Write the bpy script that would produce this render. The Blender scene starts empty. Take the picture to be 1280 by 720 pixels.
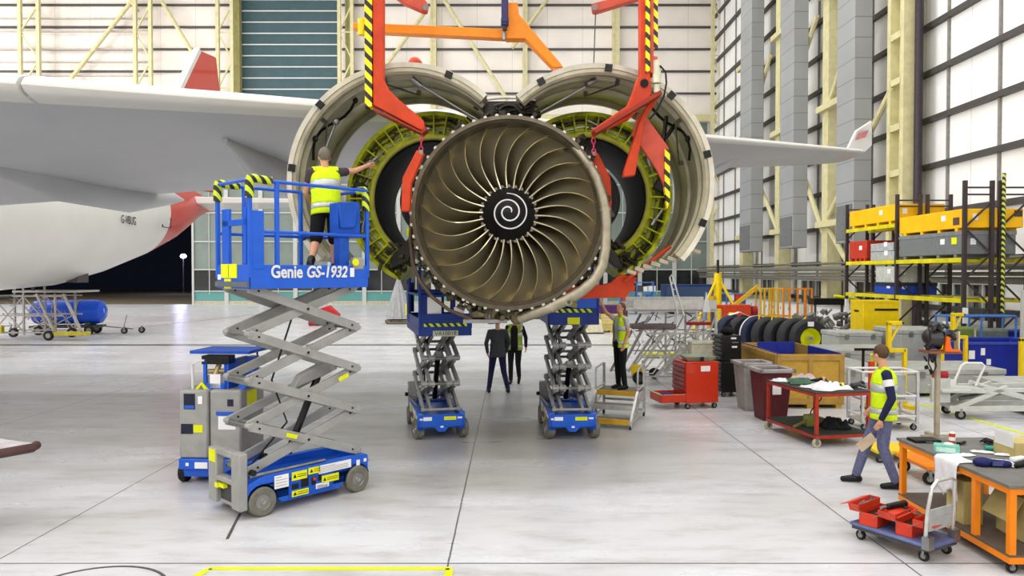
import bpy, bmesh, math, random
from mathutils import Vector, Matrix
random.seed(7)
PI = math.pi
C = bpy.context.scene.collection
R = math.radians
V = Vector
F = 930.0; HC = 2.73
PA = math.atan(18/F)
# ------------------------------------------------ camera
cd = bpy.data.cameras.new('camera'); cam = bpy.data.objects.new('camera', cd); C.objects.link(cam)
cam.location = (0, 0, HC); cam.rotation_euler = (PI/2-PA, 0, 0)
cd.sensor_width = 36; cd.lens = 36*F/1280; cd.clip_end = 400
bpy.context.scene.camera = cam
def P(px, py, Y):
    "world point seen at a photo pixel, at depth Y (used to measure the photo)"
    x = (px-640)/F; u = -(py-360)/F
    d = V((x, math.cos(PA)+u*math.sin(PA), -math.sin(PA)+u*math.cos(PA)))
    return V((0, 0, HC)) + d*(Y/d.y)
# ------------------------------------------------ materials
def lin(c):
    return tuple(((v/255)/12.92 if v/255 <= .04045 else ((v/255+.055)/1.055)**2.4) for v in c)+(1,)
MATS = {}
def mat(name, rgb, rough=.5, metal=0, var=.06, scale=6, rgb2=None, coat=0, bump=0, alpha=1, emit=0, stretch=(1,1,1)):
    if name in MATS: return MATS[name]
    m = bpy.data.materials.new(name); m.use_nodes = True; N = m.node_tree.nodes; L = m.node_tree.links
    b = N['Principled BSDF']; b.inputs['Roughness'].default_value = rough; b.inputs['Metallic'].default_value = metal
    b.inputs['Coat Weight'].default_value = coat
    if metal < .2: b.inputs['Specular IOR Level'].default_value = .3
    if var or rgb2:
        tc = N.new('ShaderNodeTexCoord'); mp = N.new('ShaderNodeMapping'); L.new(tc.outputs['Object'], mp.inputs[0])
        mp.inputs['Scale'].default_value = stretch
        nz = N.new('ShaderNodeTexNoise'); nz.inputs['Scale'].default_value = scale; nz.inputs['Detail'].default_value = 4
        L.new(mp.outputs[0], nz.inputs['Vector'])
        r = N.new('ShaderNodeValToRGB'); L.new(nz.outputs[0], r.inputs[0])
        c = lin(rgb); c2 = lin(rgb2) if rgb2 else tuple(v*(1-4*var) for v in c[:3])+(1,)
        r.color_ramp.elements[0].position = .32; r.color_ramp.elements[1].position = .66
        r.color_ramp.elements[0].color = c2; r.color_ramp.elements[1].color = c
        L.new(r.outputs[0], b.inputs['Base Color'])
        if bump:
            bp = N.new('ShaderNodeBump'); bp.inputs['Strength'].default_value = bump; bp.inputs['Distance'].default_value = .02
            L.new(nz.outputs[0], bp.inputs['Height']); L.new(bp.outputs[0], b.inputs['Normal'])
    else:
        b.inputs['Base Color'].default_value = lin(rgb)
    if emit:
        b.inputs['Emission Color'].default_value = lin(rgb); b.inputs['Emission Strength'].default_value = emit
    MATS[name] = m; return m
def stripe_mat(name, ca, cb, period, vec=(0,1,1), duty=.5):
    m = bpy.data.materials.new(name); m.use_nodes = True; N = m.node_tree.nodes; L = m.node_tree.links
    b = N['Principled BSDF']; b.inputs['Roughness'].default_value = .5
    tc = N.new('ShaderNodeTexCoord'); d = N.new('ShaderNodeVectorMath'); d.operation = 'DOT_PRODUCT'
    d.inputs[1].default_value = vec; L.new(tc.outputs['Object'], d.inputs[0])
    a = N.new('ShaderNodeMath'); a.operation = 'DIVIDE'; a.inputs[1].default_value = period; L.new(d.outputs['Value'], a.inputs[0])
    f = N.new('ShaderNodeMath'); f.operation = 'FRACT'; L.new(a.outputs[0], f.inputs[0])
    g = N.new('ShaderNodeMath'); g.operation = 'GREATER_THAN'; g.inputs[1].default_value = duty; L.new(f.outputs[0], g.inputs[0])
    x = N.new('ShaderNodeMix'); x.data_type = 'RGBA'; L.new(g.outputs[0], x.inputs[0])
    x.inputs[6].default_value = lin(ca); x.inputs[7].default_value = lin(cb); L.new(x.outputs[2], b.inputs['Base Color'])
    MATS[name] = m; return m
def cladding_mat(name, rgb, seam, axis, period, dark=.72, off=0.0, rough=.55):
    m = bpy.data.materials.new(name); m.use_nodes = True; N = m.node_tree.nodes; L = m.node_tree.links
    b = N['Principled BSDF']; b.inputs['Roughness'].default_value = rough
    tc = N.new('ShaderNodeTexCoord'); s = N.new('ShaderNodeSeparateXYZ'); L.new(tc.outputs['Object'], s.inputs[0])
    a = N.new('ShaderNodeMath'); a.operation = 'MULTIPLY_ADD'; a.inputs[1].default_value = 1/period; a.inputs[2].default_value = off
    L.new(s.outputs[axis], a.inputs[0])
    f = N.new('ShaderNodeMath'); f.operation = 'FRACT'; L.new(a.outputs[0], f.inputs[0])
    g = N.new('ShaderNodeMath'); g.operation = 'LESS_THAN'; g.inputs[1].default_value = seam/period; L.new(f.outputs[0], g.inputs[0])
    nz = N.new('ShaderNodeTexNoise'); nz.inputs['Scale'].default_value = .35; L.new(tc.outputs['Object'], nz.inputs['Vector'])
    r = N.new('ShaderNodeValToRGB'); L.new(nz.outputs[0], r.inputs[0]); c = lin(rgb)
    r.color_ramp.elements[0].position = .3; r.color_ramp.elements[1].position = .7
    r.color_ramp.elements[0].color = tuple(v*.86 for v in c[:3])+(1,); r.color_ramp.elements[1].color = c
    x = N.new('ShaderNodeMix'); x.data_type = 'RGBA'; L.new(g.outputs[0], x.inputs[0]); L.new(r.outputs[0], x.inputs[6])
    x.inputs[7].default_value = tuple(v*dark for v in c[:3])+(1,); L.new(x.outputs[2], b.inputs['Base Color'])
    MATS[name] = m; return m
def glass_mat(name, rgb, rough=.1):
    m = bpy.data.materials.new(name); m.use_nodes = True
    b = m.node_tree.nodes['Principled BSDF']; b.inputs['Base Color'].default_value = lin(rgb)
    b.inputs['Roughness'].default_value = rough; b.inputs['Specular IOR Level'].default_value = .6
    MATS[name] = m; return m
blue = mat('lift_blue', (22, 92, 208), .38, 0, .02, coat=.2)
dblue = mat('deep_blue', (20, 45, 150), .45, 0, .04)
lgrey = mat('lift_grey', (164, 164, 160), .5, .1, .04)
dgrey = mat('dark_grey_paint', (70, 72, 75), .5, 0, .05)
tyreg = mat('grey_rubber', (122, 120, 108), .75, 0, .08, 14)
rubber = mat('black_rubber', (28, 28, 30), .7, 0, .05)
black = mat('black_paint', (16, 16, 18), .4, 0, 0)
hub_m = mat('hub_metal', (150, 150, 145), .4, .6, .05)
white = mat('white_paint', (228, 228, 226), .4, 0, .02)
cream = mat('cream_steel', (216, 208, 160), .5, 0, .04, 3)
oliv = mat('cream_steel_shaded', (168, 162, 104), .5, 0, .05, 3)  # darker copy of the cream steel, side shade put into its colour
girt = mat('girt_steel', (78, 74, 72), .5, .2, .05)
yel = mat('yellow_paint', (240, 206, 0), .4, 0, .03)
dec_y = mat('yellow_decal', (228, 232, 0), .5, 0, 0)
orange = mat('orange_paint', (244, 140, 6), .4, 0, .04)
redp = mat('red_paint', (206, 64, 24), .5, 0, .05)
redd = mat('red_chest', (210, 54, 24), .4, 0, .02, coat=.3)
silver = mat('aluminium', (205, 205, 202), .35, .55, .05, 10)
steel = mat('brushed_steel', (150, 150, 150), .35, .8, .06)
vest = mat('hi_vis_fabric', (214, 245, 20), .8, 0, .03, 20)
vtape = mat('reflective_tape', (190, 195, 190), .35, .3, 0)
skin = mat('skin', (214, 158, 128), .55, 0, .03, 20)
navy = mat('navy_cloth', (30, 34, 70), .85, 0, .05, 30)
blackc = mat('black_cloth', (20, 20, 24), .85, 0, .05, 30)
jean = mat('denim', (104, 108, 142), .85, 0, .08, 25)
hairb = mat('brown_hair', (88, 66, 42), .6, 0, .1, 60)
hairg = mat('grey_hair', (120, 112, 100), .6, 0, .1, 60)
wood = mat('plywood', (206, 164, 66), .6, 0, .05, 8, stretch=(1, 1, 8))
card = mat('cardboard', (196, 178, 118), .8, 0, .04)
paper = mat('white_paper', (240, 240, 240), .7, 0, 0)
crateg = mat('grey_crate', (172, 174, 168), .5, 0, .03)
haz = stripe_mat('hazard_stripes', (20, 20, 20), (250, 222, 0), .17, (1, 0, 1), .45)
haz3 = stripe_mat('end_hazard_stripes', (20, 20, 20), (200, 220, 30), .13, (0, 1.2, 1), .5)
haz2 = stripe_mat('small_hazard_stripes', (20, 20, 20), (200, 220, 30), .13, (1.2, 0, 1), .5)
# ------------------------------------------------ mesh builder
SPLIT = set('grey_cabinet recess kick_board caution_decal decal notice_sheet blue_strip leg foot feet skid skids support_rods catch panel_seam yellow_tag side_handle paper_label lining yellow_plate yellow_base handle_bracket undercarriage drain_mast gearbox_casing red_band green_label dark_label yellow_nosing door_blue wheel_guard hinge_arm printed_label white_script oil_filter body_pair notice striped_strip clip strap straps jaw side_plates grab limit_switch hold loaded_bag battens_pair small_print side_tray lower_chest elbow_pair pliers_handle red_pad stirrup hoops handrail'.split())
STUFFY = set('fittings side_fittings top_fittings accessory_fittings pipework hinge_fittings hanging_fittings lower_latch_fittings castings fittings_heap hanging_hoses outlet_guide_vanes flange_lugs'.split())
class MB:
    def __init__(s): s.v = []; s.f = []; s.p = []
    def add(s, vs, fs):
        o = len(s.v); s.p.append((o, len(s.f))); s.v += [V(p) for p in vs]; s.f += [tuple(o+i for i in f) for f in fs]; return s
    def box(s, c, d, rz=0, M=None):
        c = V(c); h = [k/2 for k in d]; pts = []
        R_ = Matrix.Rotation(rz, 3, 'Z') if M is None else M
        for x in (-1, 1):
            for y in (-1, 1):
                for z in (-1, 1): pts.append(c + R_ @ V((x*h[0], y*h[1], z*h[2])))
        return s.add(pts, [(0,1,3,2),(4,6,7,5),(0,4,5,1),(2,3,7,6),(0,2,6,4),(1,5,7,3)])
    def b2(s, a, b):
        return s.box([(a[i]+b[i])/2 for i in range(3)], [abs(a[i]-b[i]) for i in range(3)])
    def bar(s, p, q, w, h, up=(0,0,1)):
        p, q = V(p), V(q); d = (q-p).normalized(); up = V(up)
        if abs(d.dot(up)) > .98: up = V((0,1,0)) if abs(d.y) < .9 else V((1,0,0))
        sd = d.cross(up).normalized(); u = sd.cross(d)
        pts = []
        for e in (p, q):
            for a, b in ((-1,-1),(1,-1),(1,1),(-1,1)): pts.append(e + sd*a*w/2 + u*b*h/2)
        return s.add(pts, [(0,1,2,3),(7,6,5,4),(0,4,5,1),(1,5,6,2),(2,6,7,3),(3,7,4,0)])
    def tube(s, p, q, r, r2=None, n=12):
        p, q = V(p), V(q); r2 = r if r2 is None else r2; d = (q-p).normalized()
        a = d.orthogonal().normalized(); b = d.cross(a)
        pts = [e + (a*math.cos(2*PI*i/n)+b*math.sin(2*PI*i/n))*rr for e, rr in ((p, r), (q, r2)) for i in range(n)]
        fs = [(i, (i+1) % n, n+(i+1) % n, n+i) for i in range(n)] + [tuple(range(n))[::-1], tuple(range(n, 2*n))]
        return s.add(pts, fs)
    def path(s, pts, r, n=8, closed=False):
        pts = [V(p) for p in pts]; m = len(pts); vs = []; a = None
        rs = r if isinstance(r, (list, tuple)) else [r]*m
        for i in range(m):
            if closed: d = (pts[(i+1) % m]-pts[i-1]).normalized()
            else: d = (pts[min(i+1, m-1)]-pts[max(i-1, 0)]).normalized()
            a = d.orthogonal().normalized() if a is None else (a-d*a.dot(d)).normalized()
            b = d.cross(a)
            vs += [pts[i]+(a*math.cos(2*PI*k/n)+b*math.sin(2*PI*k/n))*rs[i] for k in range(n)]
        fs = []
        for i in range(m if closed else m-1):
            j = (i+1) % m
            fs += [(i*n+k, i*n+(k+1) % n, j*n+(k+1) % n, j*n+k) for k in range(n)]
        if not closed: fs += [tuple(range(n))[::-1], tuple(range((m-1)*n, m*n))]
        return s.add(vs, fs)
    def loft(s, rings):
        n = len(rings[0]); vs = [p for r_ in rings for p in r_]; m = len(rings)
        fs = [(i*n+k, i*n+(k+1) % n, (i+1)*n+(k+1) % n, (i+1)*n+k) for i in range(m-1) for k in range(n)]
        fs += [tuple(range(n))[::-1], tuple(range((m-1)*n, m*n))]
        return s.add(vs, fs)
    def lathe(s, prof, c, axis='Y', n=48, a0=0, a1=2*PI, loop=True):
        "prof: (radius, along) points; a closed loop of the section; partial turn gets end caps"
        c = V(c); full = abs(a1-a0-2*PI) < 1e-4; m = len(prof); K = n if full else n+1; vs = []
        for i in range(K):
            a = a0+(a1-a0)*i/n; ca, sa = math.cos(a), math.sin(a)
            for r_, t in prof:
                if axis == 'Y': vs.append(c+V((r_*ca, t, r_*sa)))
                elif axis == 'Z': vs.append(c+V((r_*ca, r_*sa, t)))
                else: vs.append(c+V((t, r_*ca, r_*sa)))
        fs = []
        for i in range(n):
            j = (i+1) % K
            for k in range(m if loop else m-1):
                l = (k+1) % m; fs.append((i*m+k, i*m+l, j*m+l, j*m+k))
        if not full and loop: fs += [tuple(range(m)), tuple(range((K-1)*m, K*m))[::-1]]
        return s.add(vs, fs)
    def prism(s, pts, ext):
        pts = [V(p) for p in pts]; e = V(ext); n = len(pts)
        return s.add(pts+[p+e for p in pts], [tuple(range(n)), tuple(range(n, 2*n))[::-1]]+[(i, (i+1) % n, n+(i+1) % n, n+i) for i in range(n)])
    def ell(s, c, r, n=16, m=10, M=None):
        c = V(c); vs = []; M = M or Matrix.Identity(3)
        for i in range(1, m):
            t = PI*i/m
            for k in range(n):
                a = 2*PI*k/n; vs.append(c+M @ V((r[0]*math.sin(t)*math.cos(a), r[1]*math.sin(t)*math.sin(a), r[2]*math.cos(t))))
        vs += [c+M @ V((0,0,r[2])), c-M @ V((0,0,r[2]))]; A = len(vs)-2
        fs = [(i*n+k, i*n+(k+1) % n, (i+1)*n+(k+1) % n, (i+1)*n+k) for i in range(m-2) for k in range(n)]
        fs += [(A, (k+1) % n, k) for k in range(n)] + [(A+1, (m-2)*n+k, (m-2)*n+(k+1) % n) for k in range(n)]
        return s.add(vs, fs)
    def caps(s, p, q, r1, r2, n=12):
        "tapered capsule"
        s.tube(p, q, r1, r2, n); s.ell(p, (r1,)*3, n, 8); s.ell(q, (r2,)*3, n, 8); return s
    def mesh(s, name):
        me = bpy.data.meshes.new(name); me.from_pydata([tuple(p) for p in s.v], [], s.f)
        bm = bmesh.new(); bm.from_mesh(me); bmesh.ops.recalc_face_normals(bm, faces=bm.faces); bm.to_mesh(me); bm.free()
        return me
    def build(s, name, m, parent=None, bevel=0, ang=35, world=False, voxel=0, flat=False):
        if name in SPLIT and len(s.p) > 1 and not voxel:
            out = None; e = s.p+[(len(s.v), len(s.f))]
            for k in range(len(s.p)):
                q = MB(); a, fa = e[k]; b, fb = e[k+1]
                q.add(s.v[a:b], [tuple(i-a for i in f) for f in s.f[fa:fb]]); o = q.build(name, m, parent, bevel, ang, world, 0, flat); out = out or o
            return out
        if world and parent is not None:
            o_ = V(parent.location)
            if parent.parent: o_ = o_+V(parent.parent.location)
            s.v = [p-o_ for p in s.v]
        me = s.mesh(name); o = bpy.data.objects.new(name, me); C.objects.link(o)
        if voxel:
            md = o.modifiers.new('r', 'REMESH'); md.mode = 'VOXEL'; md.voxel_size = voxel
            sm = o.modifiers.new('s', 'SMOOTH'); sm.iterations = 3; sm.factor = .5
            bake(o)
            me = o.data
        if bevel:
            md = o.modifiers.new('b', 'BEVEL'); md.width = bevel; md.segments = 2; md.limit_method = 'ANGLE'; md.angle_limit = R(40)
        o.data.materials.append(m)
        if not flat:
            for p in o.data.polygons: p.use_smooth = True
            if not voxel: o.data.set_sharp_from_angle(angle=R(ang))
        if parent is not None: o.parent = parent
        if name in STUFFY: o['kind'] = 'stuff'
        return o
def bake(o):
    dg = bpy.context.evaluated_depsgraph_get(); dg.update()
    me = bpy.data.meshes.new_from_object(o.evaluated_get(dg)); o.modifiers.clear(); o.data = me
def thing(name, label, cat, loc=(0,0,0), rz=0, group=None):
    o = bpy.data.objects.new(name, None); C.objects.link(o); o.location = loc; o.rotation_euler = (0, 0, rz)
    o.empty_display_size = .2
    return tag(o, label, cat, group)
def tag(o, label, cat, group=None):
    o['label'] = label; o['category'] = cat
    if group: o['group'] = group
    return o
def struct(o):
    o['kind'] = 'structure'; return o
def origin(o, p):
    "move a world-built single mesh's origin to p"
    p = V(p); o.data.transform(Matrix.Translation(-p)); o.location = p; return o
def solo(mb, name, m, label, cat, base, group=None, **k):
    return tag(origin(mb.build(name, m, **k), base), label, cat, group)
def copy_tree(o, parent=None):
    c = o.copy(); C.objects.link(c); c.parent = parent
    for ch in o.children: copy_tree(ch, c)
    return c
def text(s, size, M, m, parent, name='lettering', ext=.003, off=0, shear=0, fit=None):
    cu = bpy.data.curves.new('t', 'FONT'); cu.body = s; cu.size = size; cu.extrude = ext; cu.offset = off; cu.shear = shear
    cu.align_x = 'CENTER'; cu.align_y = 'CENTER'; cu.resolution_u = 4
    t = bpy.data.objects.new('t', cu); C.objects.link(t)
    dg = bpy.context.evaluated_depsgraph_get(); dg.update()
    me = bpy.data.meshes.new_from_object(t.evaluated_get(dg)); bpy.data.objects.remove(t)
    if fit:
        w = max(v.co.x for v in me.vertices)-min(v.co.x for v in me.vertices); me.transform(Matrix.Scale(fit/w, 4, (1,0,0)))
    me.transform(M); me.materials.clear(); me.materials.append(m)
    o = bpy.data.objects.new(name, me); C.objects.link(o); o.parent = parent; return o
def frame(o, x, y):
    "4x4 placing local XY on directions x, y at point o"
    x = V(x).normalized(); y = V(y).normalized(); z = x.cross(y)
    return Matrix.Translation(V(o)) @ Matrix((x, y, z)).transposed().to_4x4()
def plate(mb, pxs, Y, th):
    "thick plate facing the camera-ward side, outline measured at depth Y"
    return mb.prism([P(a, b, Y) for a, b in pxs], (0, th, 0))
EXPO = -0.27
# ================================================ SETTING
def floor_mat():
    m = bpy.data.materials.new('epoxy_floor'); m.use_nodes = True; N = m.node_tree.nodes; L = m.node_tree.links
    b = N['Principled BSDF']
    tc = N.new('ShaderNodeTexCoord'); s = N.new('ShaderNodeSeparateXYZ'); L.new(tc.outputs['Object'], s.inputs[0])
    def M_(op, a, v=None, c=None):
        n = N.new('ShaderNodeMath'); n.operation = op
        if hasattr(a, 'links'): L.new(a, n.inputs[0])
        else: n.inputs[0].default_value = a
        if v is not None:
            if hasattr(v, 'links'): L.new(v, n.inputs[1])
            else: n.inputs[1].default_value = v
        if c is not None: n.inputs[2].default_value = c
        return n.outputs[0]
    mp = N.new('ShaderNodeMapping'); mp.inputs['Scale'].default_value = (.35, 1.1, 1); L.new(tc.outputs['Object'], mp.inputs[0])
    n1 = N.new('ShaderNodeTexNoise'); n1.inputs['Scale'].default_value = .8; n1.inputs['Detail'].default_value = 6; n1.inputs['Roughness'].default_value = .62
    L.new(mp.outputs[0], n1.inputs['Vector'])
    r = N.new('ShaderNodeValToRGB'); L.new(n1.outputs[0], r.inputs[0])
    r.color_ramp.elements[0].position = .3; r.color_ramp.elements[0].color = lin((188, 185, 183))
    r.color_ramp.elements[1].position = .62; r.color_ramp.elements[1].color = lin((214, 215, 219))
    n2 = N.new('ShaderNodeTexNoise'); n2.inputs['Scale'].default_value = 3.2; n2.inputs['Detail'].default_value = 8; n2.inputs['Roughness'].default_value = .7
    L.new(mp.outputs[0], n2.inputs['Vector'])
    r2 = N.new('ShaderNodeValToRGB'); L.new(n2.outputs[0], r2.inputs[0])
    r2.color_ramp.elements[0].position = .28; r2.color_ramp.elements[0].color = (.74, .71, .68, 1)
    r2.color_ramp.elements[1].position = .5; r2.color_ramp.elements[1].color = (1, 1, 1, 1)
    mx = N.new('ShaderNodeMix'); mx.data_type = 'RGBA'; mx.blend_type = 'MULTIPLY'; mx.inputs[0].default_value = .75
    L.new(r.outputs[0], mx.inputs[6]); L.new(r2.outputs[0], mx.inputs[7])
    # scuffed, dirtier lane under the engine
    dx = M_('MULTIPLY', M_('ADD', s.outputs[0], -.4), .36); dy = M_('MULTIPLY', M_('ADD', s.outputs[1], -12.5), .3)
    dd = M_('ADD', M_('MULTIPLY', dx, dx), M_('MULTIPLY', dy, dy))
    dd = M_('SUBTRACT', 1, dd); dd = M_('MAXIMUM', dd, 0); dd = M_('MULTIPLY', dd, M_('MULTIPLY', n2.outputs[0], 1.1))
    m3 = N.new('ShaderNodeMix'); m3.data_type = 'RGBA'; L.new(dd, m3.inputs[0]); L.new(mx.outputs[2], m3.inputs[6]); m3.inputs[7].default_value = lin((128, 124, 116))
    # joints
    wob = M_('MULTIPLY', n2.outputs[0], .02)
    fx = M_('FRACT', M_('MULTIPLY_ADD', M_('ADD', s.outputs[0], wob), 1/4.3, 4.9/4.3)); jx = M_('LESS_THAN', fx, .0042)
    jy = M_('LESS_THAN', M_('ABSOLUTE', M_('ADD', s.outputs[1], -28.4)), .3)
    jz = M_('LESS_THAN', M_('ABSOLUTE', M_('ADD', s.outputs[1], -6.96)), .012)
    jn = M_('LESS_THAN', s.outputs[1], 20); jx = M_('MULTIPLY', jx, jn)
    j = M_('MAXIMUM', jx, M_('MAXIMUM', jy, jz)); j = M_('MULTIPLY', j, .85)
    m4 = N.new('ShaderNodeMix'); m4.data_type = 'RGBA'; L.new(j, m4.inputs[0]); L.new(m3.outputs[2], m4.inputs[6]); m4.inputs[7].default_value = lin((70, 66, 64))
    L.new(m4.outputs[2], b.inputs['Base Color'])
    rr = N.new('ShaderNodeMapRange'); L.new(n1.outputs[0], rr.inputs[0]); rr.inputs[3].default_value = .38; rr.inputs[4].default_value = .2
    L.new(rr.outputs[0], b.inputs['Roughness']); b.inputs['Specular IOR Level'].default_value = .45
    return m
YB = 66.0; XR = 18.0; ZT = 31.0; XL = -62.0
fl = struct(MB().b2((XL, -14, -.3), (XR+.4, YB, 0)).build('floor', floor_mat()))
struct(MB().b2((XL-.4, -14.4, ZT), (XR+.4, YB+.4, ZT+.3)).build('ceiling', mat('ceiling_deck', (240, 238, 232), .8)))
cl_b = cladding_mat('cladding_back', (244, 236, 226), .05, 0, 3.1)
cl_r = cladding_mat('cladding_right', (250, 249, 246), .06, 1, 3.25)
ZD = 16.4; XO = P(240, 300, YB).x
mb = MB(); X1 = P(297, 60, YB).x; X2 = P(425, 60, YB).x
mb.b2((XL, YB, ZD), (X1, YB+.3, ZT)); mb.b2((X2, YB, ZD), (XR+.4, YB+.3, ZT)); mb.b2((P(886,300,YB).x, YB, 0), (XR+.4, YB+.3, ZD))
struct(mb.build('wall_back', cl_b))
struct(MB().b2((XR, -14, 0), (XR+.3, YB, ZT)).build('wall_right', cl_r))
struct(MB().b2((XL-.3, -14, 0), (XL, YB, ZT)).build('wall_left', cl_r))
struct(MB().b2((XL, -14.3, 0), (XR+.3, -14, ZT)).build('wall_front', cl_b))
# tall tail slot door, dark teal panels with white seams
tn = [0]
def trim(mb, m, **k):
    tn[0] += 1; return struct(mb.build('trim_%d' % tn[0], m, **k))
teal_d = mat('slot_door_teal', (66, 92, 98), .45, 0, .04, 1)
struct(MB().b2((X1, YB+.05, ZD), (X2, YB+.25, ZT)).build('door_1', teal_d))
for k in range(15):
    z = ZD+.6+k*.98
    trim(MB().b2((X1, YB-.02, z), (X2, YB+.05, z+.09)), white)
trim(MB().b2((X1-.25, YB-.3, ZD), (X1+.05, YB+.1, ZT)), cream)
# sliding door leaves
pan = mat('door_panel_green', (122, 134, 126), .35, 0, .05, .6); pane = glass_mat('dark_night_pane', (30, 34, 36))
teal = mat('teal_panel', (92, 150, 145), .4, 0, .03); mull = mat('white_mullion', (186, 188, 182), .4, 0, .02); kick = mat('kick_panel', (190, 180, 158), .6)
wL = (P(886,300,YB).x-XO)/15
for k in range(15):
    x0 = XO+k*wL; x1 = x0+wL; e = struct(bpy.data.objects.new('door_%d' % (k+2), None)); C.objects.link(e); e.location = (x0, YB, 0)
    zz = lambda y: P(0, y, YB).z
    fr = MB(); fr.b2((0, -.1, 0), (.18, .2, ZD)); fr.b2((wL-.18, -.1, 0), (wL, .2, ZD))
    fr.b2((wL/2-.03, -.05, .9), (wL/2+.03, .1, ZD))
    for y in (153, 196, 231, 266, 302, 337): z = zz(y); fr.b2((.18, -.08, z-.05), (wL-.18, .12, z+.05))
    fr.b2((.18, -.08, zz(364)-.04), (wL-.18, .12, zz(364)+.05))
    fr.build('frame', mull, e)
    MB().b2((.1, .02, zz(337)), (wL-.1, .08, ZD)).build('translucent_panel', pan, e)
    MB().b2((.1, .02, zz(364)), (wL-.1, .08, zz(337))).build('pane', pane, e)
    MB().b2((.1, .0, .25), (wL-.1, .1, zz(364))).build('teal_panel', teal, e)
    MB().b2((.1, -.05, 0), (wL-.1, .1, .3)).build('kick_panel', kick, e)
# girts, back wall
for k in range(8):
    z = P(0, 146-k*27.6, YB).z
    if k: trim(MB().b2((XL, YB-.2, z), (X1-.2, YB, z+.16)), girt)
    trim(MB().b2((X2+.2, YB-.2, z), (XR, YB, z+.16)), girt)
for y in (26, 80, 97, 42, 64): z = P(0, y, YB).z; trim(MB().b2((XL, YB-.5, z), (P(188,0,YB).x, YB-.3, z+.12)), mat('pale_pipe', (196, 186, 178), .5))
trim(MB().b2((X2, YB-.35, ZD-.3), (XR, YB-.05, ZD+.3)), cream)
# lattice columns
def lattice(xa, xb, y, z0, z1, w=.28, step=2.4, m=cream):
    mb = MB(); 
    for x in (xa, xb): mb.b2((x-w/2, y-.2, z0), (x+w/2, y+.1, z1))
    z = z0; s = 0
    while z+step < z1:
        a, b = (xa, xb) if s else (xb, xa); mb.bar((a, y-.05, z), (b, y-.05, z+step), .12, .12); 
        if s: mb.bar((xa, y-.05, z), (xb, y-.05, z), .1, .1)
        z += step; s = 1-s
    return trim(mb, m)
YC = YB-1.2
for a, b, z0 in ((25, 48, ZD), (169, 188, ZD), (272, 290, ZD), (424, 440, ZD), (891, 905, 0)):
    lattice(P(a, 0, YC).x, P(b, 0, YC).x, YC, z0, ZT)
for a, w, m in ((292, .6, oliv), (434, .5, oliv), (541, .45, cream), (657, .35, cream), (772, .55, cream)):
    x = P(a, 0, YC).x; trim(MB().b2((x-w/2, YB-.7, ZD), (x+w/2, YB-.1, ZT)).b2((x-w/2-.05, YB-.75, ZD), (x-w/2+.08, YB-.05, ZT)), m)
for p, q in (((85,103),(166,0)), ((200,-2),(246,75)), ((478,88),(530,17)), ((553,-4),(634,125)), ((160,-6),(172,14)), ((705,-30),(640,60))):
    a = P(p[0], p[1], YB-.9); b = P(q[0], q[1], YB-.9); trim(MB().tube(a, b, .17, n=8), cream)
# outside: night apron with a distant lamp
struct(MB().b2((XL-20, YB+.3, -.3), (10, YB+60, -.02)).build('apron_ground', mat('apron', (120, 108, 84), .9)))
# right wall
for k in range(15):
    z = 1.3+k*2.0
    trim(MB().b2((XR-.22, -14, z-.1), (XR, YB, z+.12)), girt)
for k in range(18): 
    y = 8+k*3.25; trim(MB().b2((XR-.1, y-.05, 0), (XR, y+.05, ZT)), mat('thin_rail', (140, 136, 130), .5))
trim(MB().tube((17.35, 31.9, 0), (17.35, 31.9, ZT), .17), mat('dark_downpipe', (58, 48, 56), .4))
for yc in (32.8, 40.1, 47.3, 54.6):
    mb = MB()
    if yc < 33:
        mb.b2((16.8, yc+.42, 0), (17.35, yc+.7, ZT)); mb.b2((16.8, yc-.7, 0), (17.35, yc-.42, ZT))
        z = 1.0
        while z < ZT: mb.b2((16.8, yc-.45, z), (16.9, yc+.45, z+.28)); z += 2.0
        mb.b2((17.2, yc-.6, 0), (17.3, yc+.6, ZT))
    else: mb.b2((16.8, yc-.35, 0), (16.92, yc+.35, ZT)); mb.b2((16.8, yc-.4, 0), (17.5, yc-.3, ZT)); mb.b2((17.45, yc-.35, 0), (17.6, yc+.35, ZT))
    trim(mb, cream)
    for z in (5.2, 11.4, 17.5, 23.5):
        if yc > 33: trim(MB().b2((16.5, yc-.5-(2.6 if yc < 50 else 1.6), z), (16.8, yc+.5, z+.32)), cream)
for p, q in (((16.9,40.1,11.5),(16.9,34.2,17.8)), ((16.9,47.3,11.5),(16.9,41.5,17)), ((16.9,40.1,5.4),(16.9,37,2.9)), ((16.9,44,9.4),(16.9,40.4,4.9)), ((16.9,54.6,11.5),(16.9,49,17)),
             ((16.9,33.2,11),(16.9,39.9,5.7)), ((16.9,47.3,5.4),(16.9,52,9.8)), ((16.9,40.1,23.5),(16.9,34.5,18))):
    trim(MB().tube(p, q, .14, n=8), cream)
# ventilation ducts on the right wall
ductm = cladding_mat('duct_sheet', (158, 160, 160), .05, 2, .95, .6)
for i, (y0, y1, xr) in enumerate(((34.8, 36.7, 16.75), (42.3, 44.4, 16.75), (49.8, 52.2, 16.75))):
    t = thing('ventilation_duct', ['grey sheet metal ventilation duct nearest the ladder-faced cream column', 'grey sheet metal ventilation duct second along the right wall', 'grey sheet metal ventilation duct farthest along the right wall'][i], 'duct', (16.4, y0, 4.2), 0, 'ventilation ducts on the right wall')
    MB().b2((15.95, y0, 4.2), (xr, y1, ZT-.02)).build('duct_riser', ductm, t, world=True)
    MB().b2((15.98, y0+.15, 4.35), (15.9, y1-.15, 6.0)).build('outlet_grille', mat('grille_grey', (118, 120, 120), .5), t, world=True)
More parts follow.
